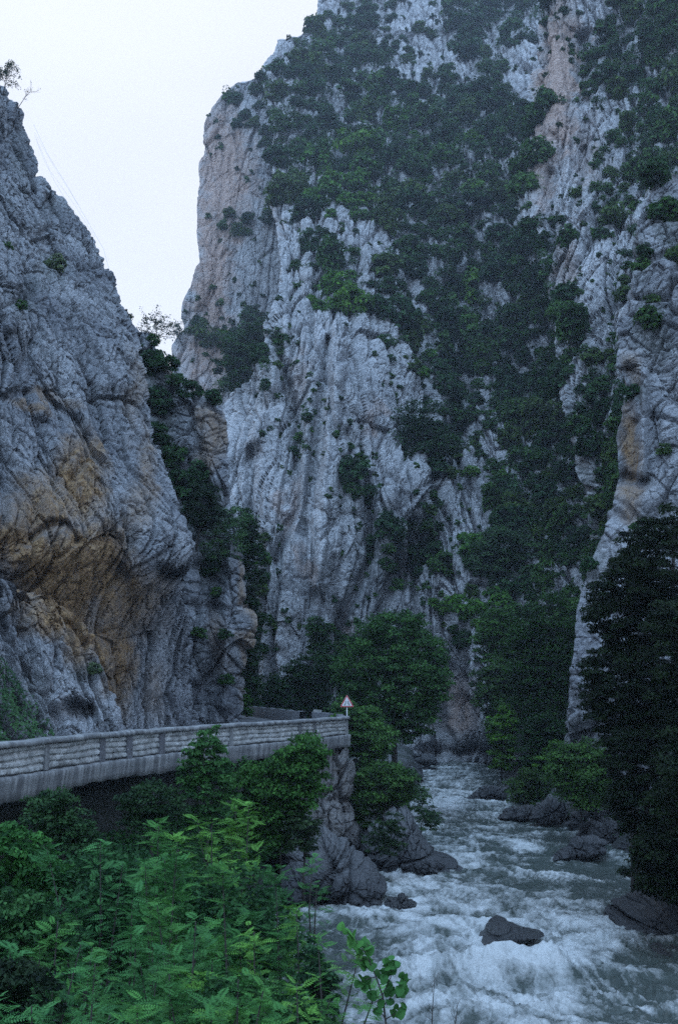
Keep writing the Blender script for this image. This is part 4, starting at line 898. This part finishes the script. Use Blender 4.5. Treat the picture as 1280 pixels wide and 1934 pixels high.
bare_tree('cliff_top_tree', 6, 172, 82, 2.4, 'gnarled dark bush on the very top of the left cliff', 5, (.1, 0), 22, 14)
bare_tree('cliff_top_tree', 34, 196, 86, 1.6, 'bare twiggy shrub leaning out below the left cliff top', 6, (.7, 0), 2, 8)
# right side woods
RT = [([(915, 1165), (945, 1145), (985, 1165), (1000, 1210), (985, 1250), (930, 1260), (905, 1215)], 96, .24, 6000, (.055, .12, .04), 'bright green broad tree on the slope above the river bend'),
      ([(985, 1150), (1040, 1120), (1085, 1150), (1095, 1250), (1080, 1330), (1020, 1360), (975, 1330), (965, 1250)], 88, .22, 14000, DARK[0], 'tall dark tree left of the near right cliff foot'),
      ([(905, 1270), (940, 1250), (975, 1280), (980, 1340), (960, 1380), (920, 1370), (900, 1320)], 92, .22, 6500, (.045, .085, .035), 'mid green tree above the bright one at the water'),
      ([(925, 1345), (955, 1335), (972, 1365), (968, 1410), (965, 1450), (935, 1455), (928, 1410), (920, 1375)], 87, .2, 5000, (.10, .21, .045), 'brightest yellow green tree overhanging the river bend'),
      ([(985, 1380), (1030, 1350), (1065, 1370), (1060, 1430), (1030, 1470), (990, 1470)], 80, .18, 8000, DARK[1], 'very dark bush between the rock pillar and the right cliff foot'),
      ([(1010, 1440), (1045, 1400), (1060, 1410), (1050, 1460), (1030, 1480)], 74, .15, 1800, (.08, .17, .04), 'small bright leafy sprays in front of the very dark bush'),
      ([(1042, 1470), (1050, 1430), (1085, 1405), (1120, 1410), (1150, 1440), (1150, 1500), (1110, 1530), (1060, 1510)], 56, .14, 9000, (.05, .10, .035), 'round green shrub above the right bank boulders'),
      ([(960, 1490), (985, 1460), (1030, 1470), (1045, 1500), (1030, 1520), (985, 1515)], 72, .15, 4500, (.05, .09, .035), 'low green shrub at the water left of the round one'),
      ([(895, 1040), (930, 1000), (990, 1010), (1000, 1060), (960, 1100), (905, 1100)], 120, .3, 4500, (.045, .085, .05), 'grey green tree on the ledge above the bright broad tree'),
      ([(735, 830), (760, 790), (800, 770), (835, 800), (850, 860), (820, 880), (790, 875), (750, 870)], 140, .34, 7000, DARK[1], 'dark spreading tree topping the knobbly buttress'),
      ]
for k, (ol, Y, ls, n, col, lb) in enumerate(RT):
    wpx = (max(q[0] for q in ol) - min(q[0] for q in ol)); tree('woodland_tree', ol, Y, wpx * Y / F * .4, ls, n, col, lb, 'tree' if 'tree' in lb else 'shrub', lobe_px=wpx * .17, seed=80 + k, clump=55)
DT = [([(1180, 1010), (1220, 985), (1280, 960), (1360, 980), (1400, 1060), (1380, 1180), (1260, 1200), (1190, 1130), (1165, 1070)], 40, 'topmost dark evergreen crown of the right bank at the frame edge', 'a'),
      ([(1120, 1110), (1170, 1050), (1230, 1060), (1260, 1130), (1250, 1230), (1170, 1260), (1110, 1200)], 42, 'dark evergreen crown leaning left below the topmost one', 'b'),
      ([(1100, 1260), (1150, 1220), (1240, 1230), (1280, 1300), (1260, 1400), (1170, 1420), (1120, 1370), (1110, 1320)], 40, 'dark evergreen crown beside the pale right cliff foot', 'c'),
      ([(1230, 1150), (1300, 1140), (1400, 1180), (1400, 1380), (1290, 1400), (1230, 1300)], 36, 'near black evergreen crown halfway down the right frame edge', 'd'),
      ([(1130, 1400), (1200, 1370), (1300, 1380), (1330, 1480), (1300, 1590), (1200, 1600), (1160, 1540), (1150, 1460)], 38, 'near black evergreen crown right above the palest boulder', 'e'),
      ([(1260, 1380), (1400, 1360), (1420, 1560), (1400, 1660), (1290, 1660), (1230, 1560)], 33, 'near black evergreen crown low at the right frame edge', 'f'),
      ([(1190, 1620), (1230, 1570), (1300, 1580), (1360, 1640), (1360, 1700), (1260, 1700), (1210, 1670)], 34, 'dark drooping branches just above the fissured slab', 'g')]
for k, (ol, Y, lb, _) in enumerate(DT):
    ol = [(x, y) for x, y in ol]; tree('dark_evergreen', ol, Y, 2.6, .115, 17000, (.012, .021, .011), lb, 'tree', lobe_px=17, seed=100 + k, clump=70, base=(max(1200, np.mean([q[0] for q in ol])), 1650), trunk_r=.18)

# ---------------------------------------------------------------- foreground plants
def frond_arrays(L, n, g, wid=1.0):
    """a pinnate leaf along +x, arching down: midrib and paired leaflets, as quads"""
    V = []; T = []
    for k in range(n):
        t = (k + 1) / (n + .3); x = L * t; z = -L * .28 * t * t; ll = L * .24 * math.sin(math.pi * (0.18 + .78 * t)) ** .7 * wid * 1.15
        for s in (-1, 1):
            a = np.array([x, 0, z]); d = np.array([.45, s, -.12 + g.uniform(-.15, .1)]); d /= np.linalg.norm(d); pr = np.array([-d[1], d[0], 0]) * ll * .2
            V += [a, a + d * ll * .45 + pr, a + d * ll, a + d * ll * .45 - pr]; T.append(g.uniform(-.12, .12))
    a = np.array([L * .97, 0, -L * .27]); V += [a, a + [L * .07, L * .03, -.01 * L], a + [L * .17, 0, -.04 * L], a + [L * .07, -L * .03, -.01 * L]]; T.append(0)
    for k in range(4):
        t0, t1 = k / 4, (k + 1) / 4; w_ = L * .006
        p0 = np.array([L * t0, 0, -L * .28 * t0 ** 2]); p1 = np.array([L * t1, 0, -L * .28 * t1 ** 2]); V += [p0 + [0, w_, 0], p1 + [0, w_, 0], p1 - [0, w_, 0], p0 - [0, w_, 0]]; T.append(-.2)
    return np.array(V), np.array(T)
def frond_plant(name, px, py, Y, hgt, nst, L, nf, col, label, seed, spread=.5, cat='shrub', group=None, n=8):
    """several thin stems, pinnate leaves set round them, denser at the tops"""
    g = np.random.default_rng(seed); top = pos(px, py, Y); bp = top - np.array([0, 0, hgt]); o = empty(name, bp, label, cat, group); m = MB(); VV = []; TT = []
    for s in range(nst):
        a = g.uniform(0, 6.28); off = np.array([math.cos(a), math.sin(a), 0]) * spread * g.uniform(.3, 1.2) * (s > 0); hh = hgt * (1 if s == 0 else g.uniform(.62, .98))
        b0 = off * .35; tp = np.array([off[0], off[1], hh]); midp = (b0 + tp) / 2 + g.normal(0, .04, 3); m.tube([b0 - [0, 0, .6], b0, midp, tp], [.022, .02, .014, .006], 5)
        tone0 = g.uniform(.3, .75)
        for k in range(nf):
            t = 1 - .9 * (g.random() ** 1.7); p = b0 * (1 - t) + tp * t + (midp - (b0 + tp) / 2) * 4 * t * (1 - t); aa = g.uniform(0, 6.28); rr = spread * .75 * g.random() ** .6 * (1.15 - t); p = p + np.array([math.cos(aa) * rr, math.sin(aa) * rr, -.12 * rr + g.normal(0, .05)])
            V, T = frond_arrays(L * g.uniform(.6, 1.1), n, g); an = g.uniform(0, 6.28); up = g.uniform(-.1, .75) * (1 if t > .5 else .6)
            Rm = np.array(Matrix.Rotation(an, 3, 'Z') @ Matrix.Rotation(-up, 3, 'Y') @ Matrix.Rotation(g.uniform(-.5, .5), 3, 'X'))
            VV.append(V @ Rm.T + p); TT.append(np.clip(tone0 + .25 * (t - .6) + T + g.normal(0, .08), 0, 1))
    V = np.concatenate(VV); T = np.repeat(np.concatenate(TT), 4)
    cr = mk('leaves', V, np.arange(len(V)).reshape(-1, 4), LEAF, o, smooth=False, attrs={'tone': ('POINT', T)}); cr.color = (*col, 1)
    mk('stem', np.array(m.V), m.F, BARK, o); return o
GR = (.042, .13, .034)
FP = [(300, 1560, 15, 3.2, 5, .62, 30, 'tallest feathery sapling with two dark straight stems'), (335, 1600, 14, 3.4, 5, .6, 30, 'feathery sapling close beside the tallest one on its right'),
      (470, 1520, 18, 3.0, 4, .7, 26, 'feathery sapling with upright sprays under the concrete beam'), (190, 1590, 15, 2.4, 4, .55, 24, 'feathery sapling left of the tallest one'),
      (420, 1640, 13, 3, 5, .58, 30, 'feathery sapling in the middle of the foreground thicket'), (520, 1650, 14.5, 2.8, 5, .6, 28, 'feathery sapling on the river side of the thicket'),
      (560, 1720, 14, 2.4, 4, .55, 24, 'low feathery sapling reaching toward the smooth rock'), (250, 1700, 11.5, 2.6, 5, .5, 28, 'feathery plant below the tallest sapling'), (110, 1740, 11, 2.4, 5, .5, 28, 'feathery plant at the lower left above the dark corner'),
      (370, 1740, 11, 2.6, 5, .5, 30, 'feathery plant at bottom centre of the thicket'), (480, 1760, 11.5, 2.4, 5, .5, 28, 'feathery plant low on the river side of the thicket'), (180, 1820, 9.5, 2.2, 5, .44, 28, 'lowest feathery plant at the left of the frame bottom'),
      (320, 1840, 9, 2.2, 5, .44, 30, 'lowest feathery plant at the middle of the frame bottom'), (450, 1850, 9, 2, 5, .44, 28, 'lowest feathery plant near the river at the frame bottom'), (560, 1860, 10, 1.8, 4, .42, 22, 'small feathery plant beside the river at the frame bottom'),
      (20, 1800, 10, 2.2, 4, .46, 22, 'feathery plant cut by the left frame edge'), (600, 1770, 13, 1.6, 3, .42, 16, 'small feathery sprig hanging over the grey water edge'), (590, 1625, 19, 1.8, 3, .55, 14, 'feathery sprig in front of the tall outcrop'), (400, 1570, 17, 2.4, 4, .6, 22, 'feathery sapling behind the tallest ones'), (60, 1900, 8, 2, 4, .4, 22, 'feathery plant in the dark bottom left corner'), (260, 1900, 8, 2, 5, .4, 26, 'bottom feathery tuft left of centre cut by the frame'), (400, 1910, 8, 2, 5, .4, 26, 'bottom feathery tuft right of centre cut by the frame')]
for k, (px, py, Y, h, nst, L, nf, lb) in enumerate(FP):
    L *= .42; nf = int(nf * 3.4)
    c = [GR, (.03, .10, .032), (.075, .19, .04), (.036, .12, .042)][k % 4]
    frond_plant('feathery_sapling', px, py, Y, h, nst, L, nf, c, lb, 200 + k, spread=.75)
# leafy shrubs of the thicket
FS = [([(-40, 1590), (20, 1560), (80, 1580), (125, 1640), (130, 1690), (60, 1700), (-40, 1700)], 17, .11, 5200, (.05, .14, .05), 'rounded shrub with glossy round leaves at the left frame edge'),
      ([(40, 1530), (80, 1505), (130, 1500), (170, 1560), (200, 1600), (150, 1620), (80, 1580)], 22, .09, 5000, (.035, .075, .04), 'dim grey green shrub close under the concrete beam'),
      ([(230, 1510), (270, 1480), (330, 1490), (350, 1530), (300, 1560), (240, 1560)], 26, .10, 3600, (.03, .06, .035), 'dark shrub in the shadow under the bridge deck'),
      ([(340, 1450), (355, 1400), (380, 1385), (405, 1380), (415, 1420), (440, 1450), (440, 1520), (400, 1560), (350, 1540)], 28, .12, 4200, (.045, .11, .045), 'upright leafy sapling reaching above the parapet'),
      ([(440, 1470), (470, 1445), (520, 1440), (555, 1400), (590, 1395), (615, 1430), (600, 1500), (580, 1560), (540, 1600), (480, 1590), (440, 1540)], 31, .13, 12000, (.045, .11, .035), 'broad leafy shrub climbing to the concrete beam beside the outcrop'),
      ([(545, 1560), (590, 1530), (600, 1570), (580, 1620), (550, 1610)], 30, .1, 1500, (.03, .05, .03), 'dim thin shrub on the face of the tall outcrop'),
      ([(-60, 1700), (40, 1690), (110, 1720), (140, 1800), (60, 1830), (-60, 1840)], 13.5, .07, 6000, (.04, .10, .045), 'dense low shrub under the round leaved one'),
      ([(-60, 1830), (30, 1810), (100, 1850), (120, 2000), (-60, 2000)], 10, .055, 6000, (.02, .035, .025), 'dark reddish shrub filling the bottom left corner'),
      ([(150, 1640), (230, 1620), (300, 1650), (400, 1680), (500, 1700), (560, 1750), (560, 1840), (400, 1900), (250, 1880), (150, 1780)], 17, .09, 15000, (.03, .08, .04), 'dense undergrowth mass behind the feathery saplings'),
      ([(300, 1900), (420, 1860), (520, 1870), (600, 1900), (620, 2000), (300, 2000)], 11, .06, 7000, (.035, .09, .04), 'leafy undergrowth along the frame bottom by the river'),
      ([(570, 1790), (600, 1780), (628, 1840), (640, 1934), (560, 1934)], 14, .07, 2200, (.03, .07, .045), 'thin bluish bush dipping over the river edge')]
for k, (ol, Y, ls, n, col, lb) in enumerate(FS):
    ls *= .8; n = int(n * 1.0); wpx = (max(q[0] for q in ol) - min(q[0] for q in ol)); tree('leafy_shrub', ol, Y, min(1.8, wpx * Y / F * .5), ls, n, col, lb, 'shrub', lobe_px=max(12, wpx * .09), seed=300 + k, clump=34, base=(np.mean([q[0] for q in ol]), max(q[1] for q in ol) + 900 / Y), trunk_r=.035)
# undergrowth on the bank and verge that reads as one mass
g = np.random.default_rng(9); n = 44000; y_ = g.uniform(5, 44, n); ex = np.maximum(edge_x(y_), out_x(y_) + 1.5); x_ = out_x(y_) - .5 + g.random(n) * (ex - 1.0 - out_x(y_) + .5)
z_ = np.interp((x_ - out_x(y_)) / (ex - out_x(y_)), [-.1, .2, 1], [2.6, 2.0, .9]) + np.where(y_ < 14, 1.0, 0) + g.random(n) * .9
c_ = np.stack([x_, y_, z_ + .3 * fbm(np.stack([x_, y_, 0 * x_], -1) / 1.2, 2, 3)], -1); n2_ = 34000; y2 = g.uniform(14, 75, n2_); t2 = g.uniform(.14, .9, n2_) ** 1.3; x2 = redge(y2) - 1.5 + t2 * 30; pz = fbm(np.stack([x2, y2, 0 * x2], -1) / 1.6, 3, 5)
z2 = -1.4 + 2.6 * np.clip(t2 * 30 / 4, 0, 1) + np.clip(t2 - .12, 0, 1) * 13 + g.random(n2_) * (.35 + .5 * np.clip(pz + .3, 0, 1)); ok = pz > -.25
c_ = np.concatenate([c_, np.stack([x2, y2, z2], -1)[ok]]); n = len(c_)
nn = g.normal(size=(n, 3)) * .7 + [0, 0, 1]; nn /= np.linalg.norm(nn, axis=-1, keepdims=True)
V, Fc, T = leaves(c_, nn, .12, np.clip(g.normal(.4, .2, n), 0, 1), 3)
o = mk('undergrowth', V, Fc, LEAF, smooth=False, attrs={'tone': ('POINT', T)}); o.color = (.02, .06, .018, 1); tag(o, 'dense green undergrowth covering the river banks', 'undergrowth', kind='stuff')
l = next(q for q in LAYERS if q['name'] == 'rock_mound'); m_ = 26000; i = g.integers(0, l['nr'], m_); j = g.integers(0, l['nc'], m_); p = l['P'][i, j]; nn = l['n'][i, j]; x, y = to_px(p)
dn = np.clip((y - (1225 + np.clip(x, 0, 200) * 1.35)) / 30, 0, 1) * np.clip((112 - x) / 20, 0, 1) + .35 * fbm(p / .8, 2, 3); k_ = dn > .5; p = p[k_]; nn = nn[k_]; u = g.normal(size=p.shape)
q = nn * .6 + u * .5 + [0, 0, .7]; q /= np.linalg.norm(q, axis=-1, keepdims=True)
V, Fc, T = leaves(p + nn * .06 + u * .05, q, .07, np.clip(.45 + .5 * fbm(p / .9, 2, 9), 0, 1), 4)
o = mk('verge_greenery', V, Fc, LEAF, smooth=False, attrs={'tone': ('POINT', T)}); o.color = (.035, .085, .035, 1); tag(o, 'green creeping growth on the low rock mound left of the road', 'ground cover', kind='stuff')

# foreground sapling with round leaves in front of the white water
def round_leaf_plant():
    Y = 7.5; bp = pos(735, 1990, Y); o = empty('round_leaf_sapling', bp, 'young sapling with clustered rounded leaves in front of the white water', 'sapling'); m = MB()
    P = lambda x, y: pos(x, y, Y) - bp
    m.tube([P(735, 1990), P(728, 1930), P(722, 1880), P(708, 1840), P(690, 1800), P(655, 1757)], [.008, .007, .006, .005, .004, .002], 6)
    br = [((722, 1880), (738, 1845), (742, 1815)), ((724, 1900), (748, 1870), (768, 1850)), ((708, 1845), (690, 1850), (680, 1858)), ((722, 1885), (705, 1895), (695, 1880)), ((728, 1925), (745, 1915), (758, 1910)), ((700, 1815), (685, 1812), (675, 1818)), ((728, 1925), (715, 1905), (708, 1895)), ((690, 1800), (695, 1785), (692, 1780))]
    for b in br: m.tube([P(*q) for q in b], [.004, .003, .0015], 5)
    m.build('stem', BARK, o, True); g = np.random.default_rng(8); V = []; Fc = []; T = []
    spots = [(655, 1757, 5, .9), (660, 1772, 5, .85), (672, 1785, 6, .7), (682, 1800, 6, .55), (690, 1815, 7, .5), (700, 1822, 5, .4), (678, 1820, 4, .6), (692, 1783, 3, .5), (690, 1862, 5, .35), (682, 1858, 5, .4), (705, 1880, 5, .3), (732, 1816, 6, .5), (742, 1822, 4, .4), (736, 1835, 5, .25), (722, 1840, 5, .3), (740, 1868, 6, .3), (755, 1870, 6, .35), (766, 1852, 6, .45), (764, 1862, 4, .4), (758, 1908, 7, .45), (742, 1916, 3, .4), (713, 1900, 4, .35), (728, 1855, 4, .2), (735, 1888, 2, .2)]
    for (x, y, k, tn) in spots:
        for q in range(k):
            c = P(x + g.normal(0, 5), y + g.normal(0, 4)) + np.array([0, g.normal(0, .03), 0]); r = g.uniform(.024, .042); nrm = g.normal(size=3) * .8 + [0, -.5, .6]; nrm /= np.linalg.norm(nrm); a = np.cross(nrm, g.normal(size=3)); a /= np.linalg.norm(a); b = np.cross(nrm, a); b0 = len(V); V.append(c); T.append(tn)
            for z in range(9):
                an = 6.283 * z / 9; rr = r * (1 + .12 * math.cos(an * 3)); V.append(c + a * rr * math.cos(an) + b * rr * .85 * math.sin(an) - nrm * r * .18); T.append(np.clip(tn + g.normal(0, .05), 0, 1))
            for z in range(9): Fc.append((b0, b0 + 1 + z, b0 + 1 + (z + 1) % 9))
    lv = mk('leaves', V, np.array(Fc), LEAF, o, attrs={'tone': ('POINT', T)}); lv.color = (.04, .125, .035, 1)
round_leaf_plant()
def twig(px, py, Y, label, seed):
    g = random.Random(seed); bp = pos(px, 1985, Y); o = empty('bare_twig', bp, label, 'twig'); m = MB(); P = lambda x, y: pos(x, y, Y) - bp
    m.tube([P(px, 1985), P(px + 1, (py + 1985) / 2), P(px + 6, py)], [.005, .004, .001], 5)
    for k in range(7):
        y = py + (1960 - py) * g.uniform(.15, .8); m.tube([P(px + 1, y), P(px + g.uniform(-16, 16), y - g.uniform(10, 26))], [.002, .0008], 4)
    m.build('stem', BARK, o)
twig(815, 1835, 7.5, 'thin bare twig standing right of the round leaved sapling', 1)
twig(858, 1895, 7.5, 'shorter bare twig farther right at the frame bottom', 2)

# ---------------------------------------------------------------- road sign
YS = 54.2; sp = pos(655, 1326, YS)
so = empty('road_sign', (sp[0], YS, RZ), 'triangular red bordered road narrows sign on a grey post at the parapet corner', 'road sign')
WH = plain('sign_white', (.5, .5, .52), .5, 5, .06, .001); RED = plain('sign_red', (.36, .035, .045), .5, 5, .1, .001); BLK = plain('sign_black', (.02, .02, .022), .5, 5, .1, .001); STEEL = plain('galvanised_steel', (.32, .33, .34), .45, 12, .2, .003, .6)
zc = sp[2] - RZ - .04
m = MB(); m.tube([(0, .05, -.9), (0, .05, zc + .2)], .035, 10); m.build('post', STEEL, so, True)
def tri_pts(r): return [(r * math.cos(a), zc + r * math.sin(a)) for a in (math.pi / 2, math.pi / 2 + 2.0944, math.pi / 2 + 4.1888)]
def rounded(r, cr, z0):
    out = []
    for k, a in enumerate((math.pi / 2, math.pi / 2 + 2.0944, math.pi / 2 + 4.1888)):
        cx, cz_ = (r - 2 * cr) * math.cos(a), z0 + (r - 2 * cr) * math.sin(a)
        for t in np.linspace(-1.0472, 1.0472, 7): out.append((cx + cr * math.cos(a + t), cz_ + cr * math.sin(a + t)))
    return out
def plate(name, pts, y0, y1, mat):
    n = len(pts); V = [(x, y0, z) for x, z in pts] + [(x, y1, z) for x, z in pts]; Fc = [tuple(range(n)), tuple(range(2 * n - 1, n - 1, -1))] + [(k, k + n, (k + 1) % n + n, (k + 1) % n) for k in range(n)]
    return mk(name, V, Fc, mat, so, False)
plate('sign_back', rounded(.43, .04, zc), .0, .02, STEEL); plate('red_border', rounded(.42, .038, zc), -.006, -.001, RED); plate('white_face', rounded(.315, .02, zc), -.012, -.007, WH)
for s in (-1, 1): plate('road_line', [(s * x, zc + z) for x, z in ((.115, -.14), (.1, -.09), (.045, -.02), (.04, .1), (.072, .1), (.078, 0), (.13, -.06), (.15, -.14))][::s], -.017, -.013, BLK)

# rockfall net cables on the left cliff
co = empty('rockfall_net', pos(68, 245, 86), 'thin steel rockfall net cables hanging off the upper left cliff edge', 'net'); b0 = np.array(co.location)
NETM = plain('cable', (.35, .35, .37), .6, 5, .1, .001)
for pts, r in (([(64, 235), (90, 290), (130, 355), (170, 425), (196, 470), (215, 540), (232, 592)], .009), ([(68, 262), (85, 305), (105, 345), (128, 382), (160, 425)], .007), ([(66, 255), (95, 322), (140, 385), (180, 448)], .006), ([(66, 250), (100, 310), (150, 390)], .005)):
    m = MB(); m.tube([pos(x, y, 85 - (y - 235) * .03) - b0 for x, y in pts], r, 5); m.build('cable', NETM, co)

# ---------------------------------------------------------------- haze
m = bpy.data.materials.new('haze'); m.use_nodes = True; nt = m.node_tree; nt.nodes.clear(); out = N(nt, 'ShaderNodeOutputMaterial'); pv = N(nt, 'ShaderNodeVolumePrincipled')
pv.inputs['Density'].default_value = 0.00026; pv.inputs['Color'].default_value = (.78, .86, 1, 1); pv.inputs['Anisotropy'].default_value = 0.1; nt.links.new(pv.outputs[0], out.inputs['Volume'])
mb = MB(); mb.box((0, 1250, 198), (1600, 1450, 202)); hz = mb.build('haze', m); tag(hz, kind='stuff')
print('objects', len(bpy.data.objects), 'faces', sum(len(me.polygons) for me in bpy.data.meshes))
